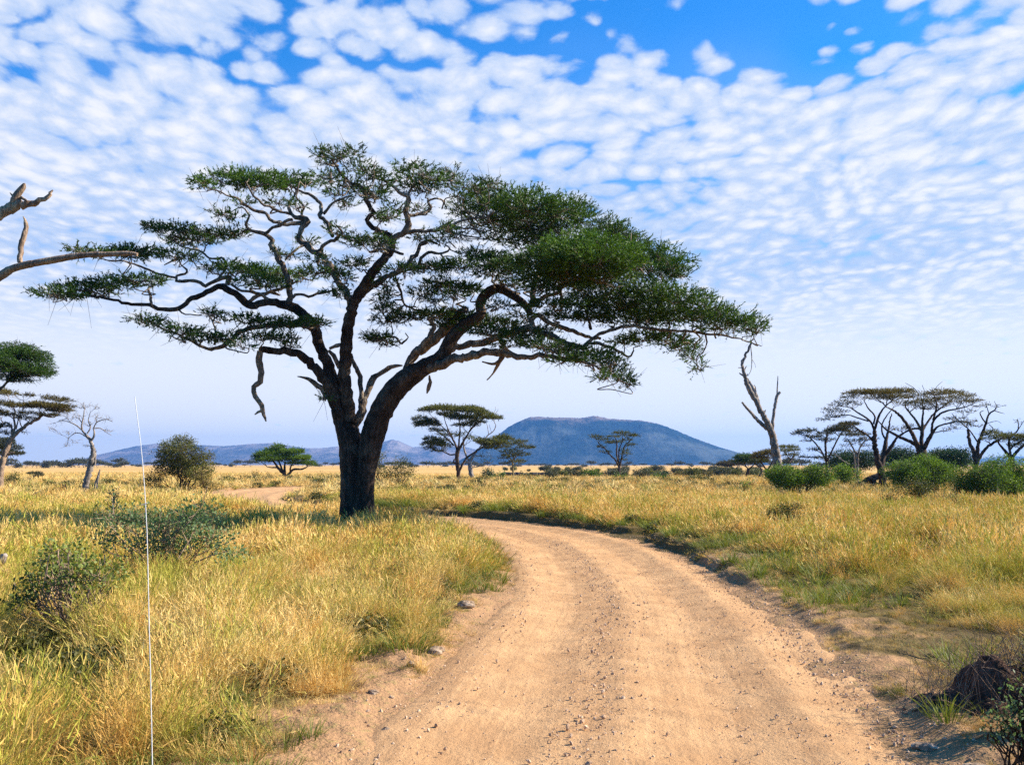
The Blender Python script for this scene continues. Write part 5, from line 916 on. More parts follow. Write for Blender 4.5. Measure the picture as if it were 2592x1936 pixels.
# fallen logs
def log(label, limbs, D, matn, seed, cat='log'):
    rs = np.random.RandomState(seed); b = at(limbs[0][0][0], limbs[0][0][1], D); b[2] = gz(b[0], b[1]); G = Geo()
    build_limbs(G, limbs, D, rs, sides=10, rough=0.10, step=max(.08, 4 * D / F), spread=1.0)
    o = G.obj('fallen_log', M[matn], None, b, smooth=True); tag(o, label, cat, 'fallen logs and branches')
log('big dark fallen log lying among the right-hand green bushes', [[z5(930, 1085, 12), z5(1000, 1060, 20), z5(1060, 1030, 24), z5(1130, 1005, 20), z5(1220, 985, 15), z5(1290, 960, 9)], [z5(1060, 1035, 18), z5(1100, 1070, 20), z5(1150, 1095, 16), z5(1210, 1090, 10)], [z5(940, 1090, 8), z5(1040, 1085, 9), z5(1120, 1085, 9)]], 94.0, 'dkbark', 3)
log('grey end of a fallen log at the left edge of the grass', [[(-150, 1500, 15), (-100, 1455, 16), (-60, 1436, 16), (-20, 1444, 17), (12, 1454, 15), (36, 1474, 8)]], 18.5, 'deadgrey', 4)
log('pale upright piece of dead wood at the left edge above the grey log', [[(-90, 1500, 12), (-40, 1450, 12), (-15, 1425, 13), (4, 1414, 12), (14, 1404, 6)]], 19.5, 'deadgrey', 5)
log('thin bare fallen branch in the grass right of the open-stemmed bush', [[(1020, 1236, 2), (1035, 1228, 2.4), (1050, 1226, 2), (1060, 1222, 1)], [(1038, 1228, 1.5), (1048, 1233, 1.2), (1057, 1233, .8)]], 108.0, 'deadgrey', 6, 'branch')

# ======== belt of scrub, far tree line ========
def copy_tree(o, loc, rz, scl, label, group):
    r = o.copy(); COL.objects.link(r); r.location = loc; r.rotation_euler = (0, 0, rz); r.scale = scl; r['label'] = label; r['group'] = group
    for ch in o.children:
        c = ch.copy(); COL.objects.link(c); c.parent = r
    return r
def proto_bush(name, seed, w, h, leafm, D, label, group, flat=False):
    rs = np.random.RandomState(seed); s = D / F; lf = 2.3 * s; root = empty(name, (0, 0, 0), label, 'tree' if flat else 'shrub', group)
    GL, G = Geo(), Geo(); T = []
    if flat:
        for i in range(6):
            c = np.array([rs.uniform(-.6, .6) * w, rs.uniform(-.6, .6) * w, h * rs.uniform(.72, .92)]); T.append(c)
            pad(GL, c, w * .5, w * .5, h * .13, int(0.8 * w * w / lf ** 2), lf * 2.4, 4, lf, lf * .6, .45, rs, updir=.4)
        for q in range(2): grow(G, np.array([0.1 * q, 0, -.1]), np.array(T)[rs.permutation(6)[:4]], .11, rs, .08, .45, .03, 0, 5)
    else:
        for i in range(7):
            a, b = rs.uniform(-.6, .6), rs.uniform(-.6, .6); c = np.array([a * w, b * w, h * rs.uniform(.45, .8)]); T.append(c)
            n = int(0.9 * w * h / lf ** 2); dr = unit(rs.normal(size=(n, 3)))
            P = c + dr * np.array([w * .42, w * .42, h * .30]) * rs.uniform(.6, 1, (n, 1)); P = P[P[:, 2] > 0.02]; n = len(P)
            leaflets(GL, np.repeat(P, 3, 0) + rs.normal(size=(n * 3, 3)) * lf, rs.normal(size=(n * 3, 3)) + [0, 0, .4], lf * 1.2, lf * .8, np.clip(.45 + rs.normal(size=n * 3) * .2, 0, 1), rs, quad=True)
        for q in range(4): grow(G, np.array([0.1 * math.cos(q * 1.6), 0.1 * math.sin(q * 1.6), -.1]), np.array(T)[rs.permutation(7)[:3]], .06, rs, .08, .5, .02, 0, 4)
    G.obj('trunk' if flat else 'stem', M['dkbark'], root); GL.obj('crown' if flat else 'foliage', M[leafm], root)
    return root
rsp = np.random.RandomState(99)
def scatter(protos, spots, labels, group):
    used = set()
    for i, (sx, D, hs) in enumerate(spots):
        p = protos[i % len(protos)]; x = (sx - CX) / F * D; z = gz(x, D) - .02; k = hs
        rz = rsp.uniform(0, 6.28); lab = labels(sx)
        if id(p) not in used:
            used.add(id(p)); p.location = (x, D, z); p.rotation_euler = (0, 0, rz); p.scale = (k * rsp.uniform(.9, 1.3), k * rsp.uniform(.9, 1.3), k); p['label'] = lab; p['group'] = group
        else: copy_tree(p, (x, D, z), rz, (k * rsp.uniform(.9, 1.4), k * rsp.uniform(.9, 1.4), k), lab, group)
g = 'scrub belt below the flat-topped hill'
pr = [proto_bush('shrub', 80, 1.6, 1.7, 'leafhazy', 200, 'x', g), proto_bush('shrub', 81, 1.3, 1.3, 'leafolive', 200, 'x', g), proto_bush('shrub', 82, 1.9, 1.9, 'leafhazy', 200, 'x', g), proto_bush('shrub', 83, 1.5, 1.2, 'leafbrown', 200, 'x', g), proto_bush('shrub', 84, 1.2, 1.8, 'leafolive', 200, 'x', g)]
spots = []
for i in range(120):
    t_ = rsp.uniform(0, 1) ** 0.7; sx = 1230 + t_ * 760; D = rsp.uniform(175, 330) if sx > 1480 else rsp.choice([rsp.uniform(168, 190), rsp.uniform(285, 420), rsp.uniform(285, 420)])
    if 1480 > sx and D < 200 and rsp.uniform() < .5: continue
    spots.append((sx, D, rsp.uniform(.55, 1.25)))
def lab_belt(sx): return ('low olive shrub of the scrub belt below the left slope of the flat-topped hill' if sx < 1420 else 'low olive shrub of the scrub belt below the middle of the flat-topped hill' if sx < 1640 else
                          'dark shrub of the dense scrub belt below the right slope of the flat-topped hill' if sx < 1830 else 'shrub of the scrub belt below the small umbrella trees')
scatter(pr, spots, lab_belt, g)
g = 'individual low bushes near the pale-trunked tree'
for i, (sx, y, w, h, lm, lab) in enumerate([(1242, 1212, 16, 16, 'leafdark', 'dark domed bush with a short trunk left of the yellow-branched tree'), (1266, 1214, 14, 12, 'leafgreen', 'rounded bush just left of the yellow-branched tree'), (1330, 1212, 14, 10, 'leafolive', 'low bush right of the yellow-branched tree'),
                                            (1396, 1214, 18, 18, 'leafhazy', 'small flat bush with stems in front of the buffalo herd'), (1497, 1211, 20, 16, 'leafgreen', 'bright green bush left of the slender open tree'), (1568, 1214, 18, 8, 'leafgreen', 'green patch of bush at the foot of the slender open tree'),
                                            (1685, 1214, 14, 14, 'leafdark', 'dark rounded bush in the scrub right of the slender open tree'), (1672, 1218, 22, 12, 'leafgreen', 'light green mound of bush before the dark rounded bush'), (1770, 1222, 22, 10, 'leafolive', 'yellow-green mound of bush at the front of the right scrub'),
                                            (1625, 1213, 22, 20, 'leafhazy', 'grey-brown bush right of the slender open tree')]):
    bush('bush', lab, lumps(sx, y - h * .65, w, h * .7, 6, 90 + i, size=.5), (sx, y), lm, seed=90 + i, stems=4, stem_r=.03)
g = 'far tree line on the horizon'
pr = [proto_bush('distant_tree', 100 + i, [4.2, 5.5, 3.6, 5, 4][i], [4.5, 5.2, 3.6, 3.2, 5.6][i], 'leafhazy', 800, 'x', g, flat=(i % 2 == 0 or i == 1)) for i in range(5)]
spots = []
for (a, b, n, d0, d1, k0, k1) in ((-120, 60, 9, 620, 760, .9, 1.4), (60, 200, 12, 700, 850, .8, 1.15), (200, 330, 11, 700, 950, .6, 1.4), (330, 640, 20, 900, 1200, .6, 1.3), (780, 870, 5, 1000, 1300, .7, 1), (940, 1240, 18, 750, 1150, .5, 1.1), (1240, 1960, 40, 900, 1300, .5, 1.0), (1960, 2700, 22, 500, 900, .7, 1.3)):
    for i in range(n): spots.append((a + (b - a) * (i + rsp.uniform(0.1, .9)) / n, rsp.uniform(d0, d1), rsp.uniform(k0, k1)))
def lab_far(sx):
    for lim, t_ in ((60, 'behind the leaning tree at the left edge'), (200, 'left of the bare dead tree'), (330, 'between the bare dead tree and the thorn bush'), (640, 'left of the bright green flat tree'), (880, 'between the green flat tree and the big trunk'), (1240, 'right of the big trunk below the ridge'), (1960, 'at the foot of the flat-topped hill'), (9e9, 'behind the right-hand bushes')):
        if sx < lim: return 'tiny hazy tree on the horizon ' + t_
scatter(pr, spots, lab_far, g)

# ======== buffalo herd ========
def buffalo():
    root = empty('buffalo', (0, 0, 0), 'x', 'buffalo', 'buffalo herd walking in a line')
    G = Geo()
    body = np.array([(-1.15, 0, 1.0, .22), (-1.0, 0, 1.08, .38), (-.7, 0, 1.08, .46), (-.2, 0, 1.0, .50), (.3, 0, 1.05, .52), (.65, 0, 1.12, .45), (.95, 0, 1.12, .32), (1.15, 0, 1.05, .24), (1.35, 0, .98, .21), (1.55, 0, .85, .15), (1.70, 0, .74, .11)])
    Q = catmull(body, .08); tube(G, Q[:, :3], Q[:, 3], 14)
    for x, y, hind in ((-.85, .2, 1), (-.95, -.2, 1), (.55, .2, 0), (.65, -.2, 0)):
        L = np.array([(x, y, .95, .20), (x + (.06 if hind else 0), y, .7, .14), (x - (.10 if hind else 0), y, .42, .075), (x, y, .18, .06), (x + .02, y, .04, .075), (x + .03, y, 0, .08)]); Q = catmull(L, .06); tube(G, Q[:, :3], Q[:, 3], 8)
    L = np.array([(-1.2, 0, 1.2, .03), (-1.3, 0, .95, .025), (-1.28, 0, .6, .03), (-1.28, 0, .5, .01)]); tube(G, L[:, :3], L[:, 3], 5)
    for sgn in (1, -1): L = np.array([(1.22, sgn * .15, 1.08, .05), (1.2, sgn * .32, 1.02, .06), (1.2, sgn * .42, .98, .02)]); tube(G, L[:, :3], L[:, 3], 6)
    G.obj('body', M['hide'], root, smooth=True)
    for sgn in (1, -1):
        G = Geo(); L = np.array([(1.28, 0, 1.2, .09), (1.27, sgn * .2, 1.2, .08), (1.27, sgn * .42, 1.08, .06), (1.29, sgn * .52, 1.16, .04), (1.3, sgn * .48, 1.32, .012)]); Q = catmull(L, .05); tube(G, Q[:, :3], Q[:, 3], 7); G.obj('horn', M['horn'], root, smooth=True)
    return root
bp = buffalo(); bx = [1282, 1293, 1303, 1312, 1325, 1338, 1350, 1367, 1378, 1388, 1400, 1411, 1427, 1448, 1458, 1471]
for i, sx in enumerate(bx):
    D = 236 + rsp.uniform(-4, 6); x = (sx - CX) / F * D; z = gz(x, D); rz = math.pi + rsp.uniform(-.35, .35); k = rsp.uniform(.85, 1.0)
    lab = 'small black buffalo in the distant herd line ' + ('left of the flat bush' if sx < 1380 else 'behind the flat bush' if sx < 1412 else 'right of the flat bush')
    if i == 0: bp.location = (x, D, z); bp.rotation_euler = (0, 0, rz); bp['label'] = lab
    else: copy_tree(bp, (x, D, z), rz, (k, k, k), lab, 'buffalo herd walking in a line')

# ======== white whip antenna ========
def antenna():
    pts = [V(291, 857), V(297, 905), V(303, 950), V(308, 1000), V(312, 1050), V(315, 1100), V(317.5, 1150), V(320, 1250), V(322, 1350), V(325, 1450), V(327, 1550), V(329, 1652)]
    D = 2.5; P = [at(a, b, D) for a, b, _ in pts][::-1]; foot = P[0] + (P[0] - P[1]) * 0.0; foot = np.array([P[0][0] + .03, D, 0.16])
    P = np.array([foot, foot + (P[0] - foot) * .5] + P); root = empty('whip_antenna', tuple(foot - [0, 0, .15]), 'thin white whip antenna standing upright in the left foreground', 'antenna')
    b = foot - [0, 0, .15]; Q = catmull(P, .05); G = Geo(); tube(G, Q, np.linspace(.0015, .0009, len(Q)), 8); G.obj('rod', M['white'], root, b, smooth=True)
    G = Geo(); c = at(*V(314.5, 1089)[:2], D); tube(G, np.array([c - [.011, 0, .002], c + [.004, 0, .003]]), [.0011, .0011], 6); G.obj('crosspiece', M['white'], root, b)
    G = Geo(); tube(G, np.array([b - [0, 0, .05], b + [0, 0, .02], b + [0, 0, .03], b + [0, 0, .17]]), [.05, .05, .018, .012], 14); G.obj('base', M['black'], root, b)
antenna()

# ======== termite mound / root clump in the right foreground ========
def mound():
    rs = np.random.RandomState(8); D = 10.3; c = at(2640, 1800, D); c[2] = gz(c[0], c[1]) - .05
    root = empty('earth_mound', c, 'dark broken earth mound with dry twigs at the lower right corner', 'mound')
    n, m = 70, 60; a = np.linspace(0, 2 * math.pi, n, endpoint=False); t = np.linspace(0, 1, m)
    A, T = np.meshgrid(a, t); rr = (1 - T) ** .8; X = np.cos(A) * rr * 1.5; Y = np.sin(A) * rr * 1.0
    prof = .30 * (T ** .7) + .02
    X0, Y0 = X + 0 * T, Y
    Z = prof * .85 + .66 * ( .36 * np.exp(-(((X0 + .62) / .20) ** 4 + ((Y0) / .34) ** 4)) + .34 * np.exp(-(((X0 + .05) / .62) ** 4 + (Y0 / .5) ** 4)) + (fbm(X0 * 6 + 9, Y0 * 6, 4, 5) - .5) * .42 * sstep(0, .3, T) + (fbm(X0 * 22 + 9, Y0 * 22, 2, 6) - .5) * .07)
    P = np.stack([X0, Y0, Z - .06], -1).reshape(-1, 3) + c
    i, j = np.meshgrid(np.arange(m - 1), np.arange(n), indexing='ij'); j2 = (j + 1) % n
    G = Geo(); G.add(P, quads=np.stack([i * n + j, i * n + j2, (i + 1) * n + j2, (i + 1) * n + j], -1).reshape(-1, 4)); G.obj('soil', M['soil'], root, c, smooth=True)
    G = Geo(); k = 700; s_ = P[rs.randint(0, len(P), size=k)]; d = unit(rs.normal(size=(k, 3)) * [.6, .6, .3] + [.1, 0, .8]); e = s_ + d * rs.uniform(.12, .55, (k, 1)); twigs(G, s_ - d * .05, e, .004, .002); twigs(G, e, e + (d + rs.normal(size=(k, 3)) * .4) * rs.uniform(.05, .2, (k, 1)), .0025, .001)
    G.obj('twig', M['dead'], root, c); root.children[-1]['kind'] = 'stuff'
mound()
bush('shrub', 'dry brown twiggy shrub behind the earth mound at the right edge', [(2700, 1640, 90, 70, .4), (2640, 1690, 60, 50, .3), (2740, 1700, 80, 70, .3), (2610, 1740, 40, 40, .3)], (2690, 1790), 'leafbrown', seed=75, lf=.035, den=.35, stems=20, stem_r=.006, shell=.9, k=3)
bush('shrub', 'leafy green weeds in front of the earth mound at the lower right', [(2580, 1790, 45, 40, .6), (2550, 1830, 50, 30, .4), (2600, 1840, 50, 50, .6), (2520, 1850, 40, 18, .3), (2590, 1750, 25, 25, .6)], (2580, 1868), 'leafblue', seed=74, lf=.04, den=.55, stems=8, stem_r=.004, shell=.9, k=3)
def rock(label, sx, sy, r, seed, flat=.55):
    D = dist_of(sy, 0); b = at(sx, sy, D); b[2] = gz(b[0], b[1]); rs = np.random.RandomState(seed)
    n, m = 14, 9; A, T = np.meshgrid(np.linspace(0, 6.283, n, endpoint=False), np.linspace(.02, math.pi - .02, m)); Pn = np.stack([np.cos(A) * np.sin(T), np.sin(A) * np.sin(T), np.cos(T)], -1).reshape(-1, 3)
    k = 1 + (fbm(Pn[:, 0] * 1.6 + seed, Pn[:, 1] * 1.6 + Pn[:, 2], 3, seed) - .5) * .9
    P = Pn * k[:, None] * r * [1.2, .9, flat] + b + [0, 0, r * flat * .4]
    i, j = np.meshgrid(np.arange(m - 1), np.arange(n), indexing='ij'); j2 = (j + 1) % n
    G = Geo(); G.add(P, quads=np.stack([i * n + j, (i + 1) * n + j, (i + 1) * n + j2, i * n + j2], -1).reshape(-1, 4)); tag(G.obj('rock', M['rock'], None, b), label, 'rock', 'loose rocks at the road edge')
rock('dark flat rock at the lower right edge of the road', 2345, 1872, .11, 1, .35)
rock('pale rock at the bottom edge right of the road', 2475, 1925, .12, 2, .3)
rock('biggest brown stone on the left verge halfway along the grass edge', 1100, 1650, .11, 3)
rock('small upright pale stone on the left verge', 1042, 1691, .05, 4, .9)
rock('flat pale stone low on the left verge', 1056, 1859, .07, 5, .4)
rock('pale stone on the verge left of the flat pale one', 978, 1833, .06, 6)
rock('dark small stone near the lower left verge', 945, 1757, .05, 7)
rock('brown clod at the far end of the left verge', 1180, 1545, .13, 8, .5)

# ======== grass and gravel (uncountable) ========
HID = bpy.data.collections.new('grass_sources')
def tuft(name, nb, hmin, hmax, spread, width, lean, seed, matn, heads=0.25, curve=.35, coll=None, dirlean=None, tk=1.0):
    rs = np.random.RandomState(seed); G = Geo(); a = rs.uniform(0, 6.283, nb); r = spread * np.sqrt(rs.uniform(0, 1, nb)) * rs.uniform(.4, 1, nb)
    P0 = np.stack([np.cos(a) * r, np.sin(a) * r, np.full(nb, -.03)], -1); h = rs.uniform(hmin, hmax, nb)
    d = np.stack([np.cos(a), np.sin(a), np.zeros(nb)], -1) * (lean * rs.uniform(.2, 1.3, nb) * (0.4 + r / spread))[:, None] + rs.normal(size=(nb, 3)) * [.16, .16, 0]
    if dirlean is not None: d += np.array(dirlean)
    d[:, 2] = 0; S = unit(np.cross(d + rs.normal(size=(nb, 3)) * .4, [0, 0, 1])); w = width * rs.uniform(.6, 1.2, nb)
    lv = []; ts = (0, .4, .75, 1.0)
    for t in ts:
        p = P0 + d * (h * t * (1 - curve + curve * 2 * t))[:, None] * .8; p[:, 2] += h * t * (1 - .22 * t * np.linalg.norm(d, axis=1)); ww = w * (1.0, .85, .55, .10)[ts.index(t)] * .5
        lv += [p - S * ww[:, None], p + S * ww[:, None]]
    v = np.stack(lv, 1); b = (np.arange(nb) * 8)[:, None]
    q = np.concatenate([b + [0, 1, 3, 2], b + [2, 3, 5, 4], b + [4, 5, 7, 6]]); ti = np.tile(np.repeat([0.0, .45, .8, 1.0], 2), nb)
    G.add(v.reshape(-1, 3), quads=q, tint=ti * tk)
    nh = int(nb * heads)
    if nh:
        e = p[:nh]; dd = d[:nh] * 1.2 + [0, 0, .8] + rs.normal(size=(nh, 3)) * .15
        for k in range(3): leaflets(G, e - unit(dd) * .05 * k, dd + rs.normal(size=(nh, 3)) * .25, .10, width * 1.6, 1.0, rs)
    o = bpy.data.objects.new(name, G.mesh(name, M[matn])); (coll or HID).objects.link(o); return o
def gn_scatter(name, pts, rot, scl, idx, coll, label, kind='stuff'):
    me = bpy.data.meshes.new(name); me.vertices.add(len(pts)); me.vertices.foreach_set('co', np.asarray(pts, np.float32).ravel())
    for nm, ty, arr in (('rot', 'FLOAT_VECTOR', rot), ('scl', 'FLOAT_VECTOR', scl)):
        a = me.attributes.new(nm, ty, 'POINT'); a.data.foreach_set('vector', np.asarray(arr, np.float32).ravel())
    a = me.attributes.new('idx', 'INT', 'POINT'); a.data.foreach_set('value', np.asarray(idx, np.int32))
    o = bpy.data.objects.new(name, me); COL.objects.link(o); tag(o, label, None, None, kind)
    ng = bpy.data.node_groups.new(name, 'GeometryNodeTree'); ng.interface.new_socket('Geometry', in_out='INPUT', socket_type='NodeSocketGeometry'); ng.interface.new_socket('Geometry', in_out='OUTPUT', socket_type='NodeSocketGeometry')
    gi = ng.nodes.new('NodeGroupInput'); go = ng.nodes.new('NodeGroupOutput'); ci = ng.nodes.new('GeometryNodeCollectionInfo'); ci.inputs[0].default_value = coll; ci.inputs['Separate Children'].default_value = True; ci.inputs['Reset Children'].default_value = True
    ip = ng.nodes.new('GeometryNodeInstanceOnPoints'); ip.inputs['Pick Instance'].default_value = True
    ng.links.new(gi.outputs[0], ip.inputs['Points']); ng.links.new(ci.outputs[0], ip.inputs['Instance'])
    for nm, ty, sk in (('rot', 'FLOAT_VECTOR', 'Rotation'), ('scl', 'FLOAT_VECTOR', 'Scale'), ('idx', 'INT', 'Instance Index')):
        na = ng.nodes.new('GeometryNodeInputNamedAttribute'); na.data_type = ty; na.inputs[0].default_value = nm; ng.links.new(na.outputs[0], ip.inputs[sk])
    ng.links.new(ip.outputs[0], go.inputs[0]); md = o.modifiers.new('scatter', 'NODES'); md.node_group = ng; return o
def wedge(n, r0, r1, rs, half=37):
    r = np.sqrt(rs.uniform(r0 * r0, r1 * r1, n)); a = R(90) + rs.uniform(-R(half), R(half), n); return r * np.cos(a), r * np.sin(a)
CN = bpy.data.collections.new('near_tufts'); CM = bpy.data.collections.new('mid_tufts'); CF = bpy.data.collections.new('far_tufts'); CG = bpy.data.collections.new('green_tufts')
# near: 00-02 tall, 03-05 medium, 06-07 leaning/matted, 08-09 short
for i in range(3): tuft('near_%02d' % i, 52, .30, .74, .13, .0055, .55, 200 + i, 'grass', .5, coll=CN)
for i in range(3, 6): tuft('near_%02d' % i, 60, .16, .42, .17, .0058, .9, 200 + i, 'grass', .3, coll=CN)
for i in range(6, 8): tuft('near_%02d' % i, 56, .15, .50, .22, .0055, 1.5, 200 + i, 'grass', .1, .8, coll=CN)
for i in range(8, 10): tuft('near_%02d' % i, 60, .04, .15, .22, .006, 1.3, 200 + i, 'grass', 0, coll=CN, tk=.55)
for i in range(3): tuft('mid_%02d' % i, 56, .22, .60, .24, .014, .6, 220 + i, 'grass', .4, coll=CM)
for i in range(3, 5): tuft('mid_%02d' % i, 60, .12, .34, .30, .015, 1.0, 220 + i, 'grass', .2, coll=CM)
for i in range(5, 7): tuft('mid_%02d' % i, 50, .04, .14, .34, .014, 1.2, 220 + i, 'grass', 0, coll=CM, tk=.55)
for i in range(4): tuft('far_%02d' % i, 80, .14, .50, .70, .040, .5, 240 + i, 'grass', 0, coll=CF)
for i in range(3): tuft('green_%02d' % i, 50, .10, .34, .18, .010, .9, 260 + i, 'gtuft', 0, coll=CG)
def keepers(x, y, rs, thin):
    d, side = road_d(x, y); z = terrain(x, y, d, side)
    edge = d + (fbm(x * .8, y * .8, 3, 77) - .5) * 1.8
    hz = np.where(side > 0, sstep(.5, 5.5 - 3.5 * sstep(16, 34, y), edge), sstep(.2, 2.2, edge + .3))
    keep = (np.where((side > 0) & (y > 22), d, edge) > np.where(side > 0, .12, .20)) & (rs.uniform(0, 1, len(x)) < thin(hz))
    keep &= ~(np.hypot(x + 6.2, y - 38.5) < 0.8)
    return keep, z, hz
def emit(name, ntus, per, r0, r1, seed, coll, tall, medium, short, nshort, label, base=1.0, rad=.17, tiltk=.22):
    """grass grows in tussocks: each centre carries a handful of tufts leaning away from it, with short thin cover between"""
    rs = np.random.RandomState(seed); cx, cy = wedge(ntus, r0, r1, rs); vig = np.clip(.45 * fbm(cx * .3, cy * .3, 3, 55) + .65 * rs.uniform(0, 1, ntus) ** 1.6 + .08, 0, 1)
    lean = np.stack([.22 * (fbm(cx * .2, cy * .2, 2, 61) - .5) - .06, .22 * (fbm(cx * .2, cy * .2, 2, 62) - .5)], -1)
    k = rs.poisson(per * (.4 + 1.2 * vig)); I = np.repeat(np.arange(ntus), k); ox, oy = rs.normal(size=(2, len(I))) * rad * (.5 + vig[I]); x, y = cx[I] + ox, cy[I] + oy
    sx_, sy_ = wedge(nshort, r0, r1, rs); n1_ = len(x); x = np.concatenate([x, sx_]); y = np.concatenate([y, sy_]); v_ = np.concatenate([vig[I], np.zeros(nshort)])
    tx = np.concatenate([oy * -.9, np.zeros(nshort)]); ty = np.concatenate([ox * .9, np.zeros(nshort)]); lx = np.concatenate([lean[I], np.zeros((nshort, 2))])
    keep, z, hz = keepers(x, y, rs, lambda h: .6 + .4 * h); x, y, z, hz, v_, tx, ty, lx = x[keep], y[keep], z[keep], hz[keep], v_[keep], tx[keep], ty[keep], lx[keep]; m = len(x)
    q = hz * (.12 + 1.0 * v_) + rs.normal(size=m) * .10 * (v_ > 0)
    idx = np.where(q > .62, rs.choice(tall, m), np.where(q > .30, rs.choice(medium, m), rs.choice(short, m)))
    sc_ = base * (.42 + .95 * v_ + .50 * (v_ == 0)) * rs.uniform(.75, 1.2, m) * (.55 + .45 * hz)
    rot = np.stack([rs.normal(size=m) * tiltk + tx - lx[:, 1], rs.normal(size=m) * tiltk + ty + lx[:, 0], rs.uniform(0, 6.283, m)], -1)
    gn_scatter(name, np.stack([x, y, z], -1), rot, np.stack([sc_, sc_, sc_ * rs.uniform(.8, 1.25, m)], -1), idx, coll, label)
emit('grass', 820, 14, 5.5, 24, 301, CN, [0, 1, 2, 6], [3, 4, 5, 6, 7], [8, 9, 9], 9000, 'tall dry golden grass in the foreground', base=.84)
emit('grass', 3200, 9, 22, 64, 302, CM, [0, 1, 2], [3, 4, 0], [5, 6], 14000, 'golden grass of the middle distance', rad=.26)
emit('grass', 20000, 2.4, 60, 260, 303, CF, [0, 1, 2, 3], [0, 1, 2, 3], [0, 1, 2, 3], 3000, 'golden grass of the far plain', base=.95, rad=.6)
# green tufts along the verges and in hollows
rs = np.random.RandomState(310); x, y = wedge(16000, 6, 60, rs); d, side = road_d(x, y); g_ = fbm(x * .35, y * .35, 3, 91)
keep = (d > .35) & ((g_ > .60) | ((d < 2.4) & (g_ > .44) & ((side < 0) | (y > 17)))) & (rs.uniform(0, 1, len(x)) < .8); x, y = x[keep], y[keep]; m = len(x); z = terrain(x, y); kk = rs.uniform(.5, 1.25, m) * (1 + y / 50)
gn_scatter('green_grass', np.stack([x, y, z], -1), np.stack([rs.normal(size=m) * .1, rs.normal(size=m) * .1, rs.uniform(0, 6.28, m)], -1), np.stack([kk, kk, kk * .8], -1), rs.randint(0, 3, m), CG, 'patches of short green grass along the verges')
# weeds: dark leafy clumps dotting the grass
CW = bpy.data.collections.new('weed_sources')
for i in range(3):
    rr_ = np.random.RandomState(270 + i); G = Geo(); n = 420; dr = unit(rr_.normal(size=(n, 3))) * [1, 1, .6]; P = dr * rr_.uniform(.3, 1, (n, 1)) * [.42, .42, .5] + [0, 0, .22]; P = P[P[:, 2] > 0]; n = len(P)
    leaflets(G, P, rr_.normal(size=(n, 3)) + [0, 0, .6], .09, .05, np.clip(.4 + rr_.normal(size=n) * .25, 0, 1), rr_, quad=True); twigs(G, np.zeros((40, 3)) + rr_.normal(size=(40, 3)) * [.05, .05, 0], P[:40], .006, .003)
    o = bpy.data.objects.new('weed_%d' % i, G.mesh('weed', M['leafweed'])); CW.objects.link(o)
rs = np.random.RandomState(311); x, y = wedge(26000, 7, 150, rs); d, side = road_d(x, y); g_ = fbm(x * .12, y * .12, 3, 95); keep = (d > np.where((side > 0) & (y < 34), 5.0, 1.2)) & (g_ > .42) & (rs.uniform(0, 1, len(x)) < (.05 + .9 * (g_ - .42)) * np.where(y > 60, .35, 1) * (1 + 4 * ((y < 26) & (side < 0)))); x, y = x[keep], y[keep]; m = len(x); z = terrain(x, y); kk = rs.uniform(.30, .95, m) * (.75 + y / 80)
gn_scatter('weeds', np.stack([x, y, z], -1), np.stack([np.zeros(m), np.zeros(m), rs.uniform(0, 6.28, m)], -1), np.stack([kk * 1.2, kk * 1.2, kk * .8], -1), rs.randint(0, 3, m), CW, 'dark low weeds dotting the golden grass')
# gravel
CS = bpy.data.collections.new('stones')
for i in range(4):
    rr_ = np.random.RandomState(400 + i); n, m_ = 7, 5; A, T = np.meshgrid(np.linspace(0, 6.283, n, endpoint=False), np.linspace(.05, math.pi - .05, m_)); Pn = np.stack([np.cos(A) * np.sin(T), np.sin(A) * np.sin(T), np.cos(T)], -1).reshape(-1, 3)
    Pn = Pn * rr_.uniform(.7, 1.15, (len(Pn), 1)) * [1.15, .85, .65]; a_, b_ = np.meshgrid(np.arange(m_ - 1), np.arange(n), indexing='ij'); j2 = (b_ + 1) % n
    G = Geo(); G.add(Pn, quads=np.stack([a_ * n + b_, (a_ + 1) * n + b_, (a_ + 1) * n + j2, a_ * n + j2], -1).reshape(-1, 4)); o = bpy.data.objects.new('stone_%d' % i, G.mesh('stone', M['stone'])); CS.objects.link(o)
rs = np.random.RandomState(320); n = 28000; k = (rs.uniform(0, 1, n) ** 1.5 * (len(RL) * .22)).astype(int) + 34
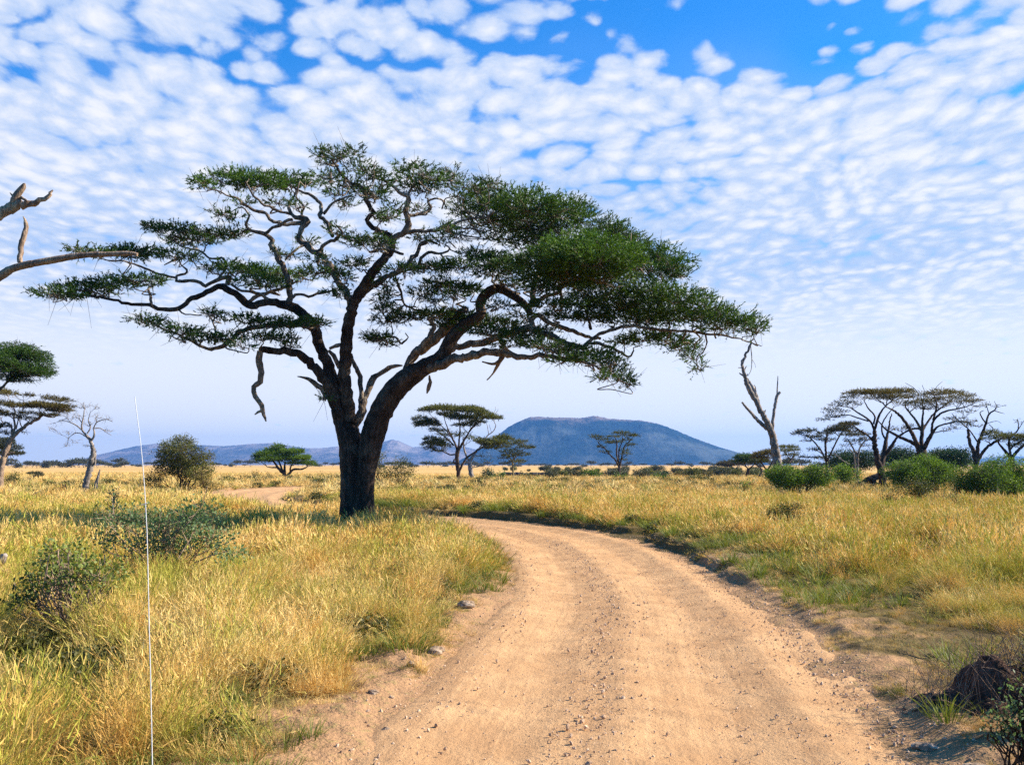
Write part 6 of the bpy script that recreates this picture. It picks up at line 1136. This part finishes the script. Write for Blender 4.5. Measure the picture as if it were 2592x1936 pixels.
k = np.clip(k, 0, len(RL) - 2); T = unit(np.gradient(RL[:, :2], axis=0)); lat = np.where(rs.uniform(0, 1, n) < .72, rs.choice([-.20, -.20, .33, .66, .93, -.95, 1.02], n) + rs.normal(size=n) * .06, rs.uniform(-1.25, 1.1, n))
x = RL[k, 0] + T[k, 1] * lat * RL[k, 2] + rs.normal(size=n) * .2; y = RL[k, 1] - T[k, 0] * lat * RL[k, 2] + rs.normal(size=n) * .3; sz = .003 + .0038 * rs.exponential(1, n).clip(0, 4) * (1 + .5 * (np.abs(lat) > .85) + .9 * (np.abs(lat + .20) < .1) * (rs.uniform(0, 1, n) < .4))
dd, sd_ = road_d(x, y); z = np.where(dd < -.1, .0 + (fbm(x * .8, y * .8, 4, 21) - .5) * .05, np.maximum(terrain(x, y), 0.0))
for c0, w_, dep in ((-0.52, 0.16, 0.045), (0.30, 0.17, 0.05), (-0.12, 0.10, -0.03), (0.62, 0.09, -0.03), (-0.92, 0.12, -0.04)): z -= np.where(dd < -.1, dep * np.exp(-((lat - c0) / w_) ** 2), 0)
gn_scatter('gravel', np.stack([x, y, z], -1), rs.uniform(0, 6.28, (n, 3)), np.repeat(sz[:, None], 3, 1), rs.randint(0, 4, n), CS, 'loose gravel and pebbles scattered on the dirt road')

# ======== haze ========
def haze():
    G = Geo(); x0, x1, y0, y1, za, zb = -9000, 9000, -400, 11600, -8, 345
    v = [(x, y, z) for z in (za, zb) for y in (y0, y1) for x in (x0, x1)]
    G.add(v, quads=[(0, 2, 3, 1), (4, 5, 7, 6), (0, 1, 5, 4), (2, 6, 7, 3), (0, 4, 6, 2), (1, 3, 7, 5)])
    m = bpy.data.materials.new('haze'); m.use_nodes = True; t = m.node_tree; t.nodes.clear(); o = nd(t, 'ShaderNodeOutputMaterial')
    v = nd(t, 'ShaderNodeVolumePrincipled', Color=(0.13, 0.39, 0.90, 1), Density=0.000075, Anisotropy=0.2); t.links.new(v.outputs[0], o.inputs['Volume'])
    h = G.obj('haze', m); tag(h, 'thin blue haze over the plain', None, None, 'stuff')
haze()
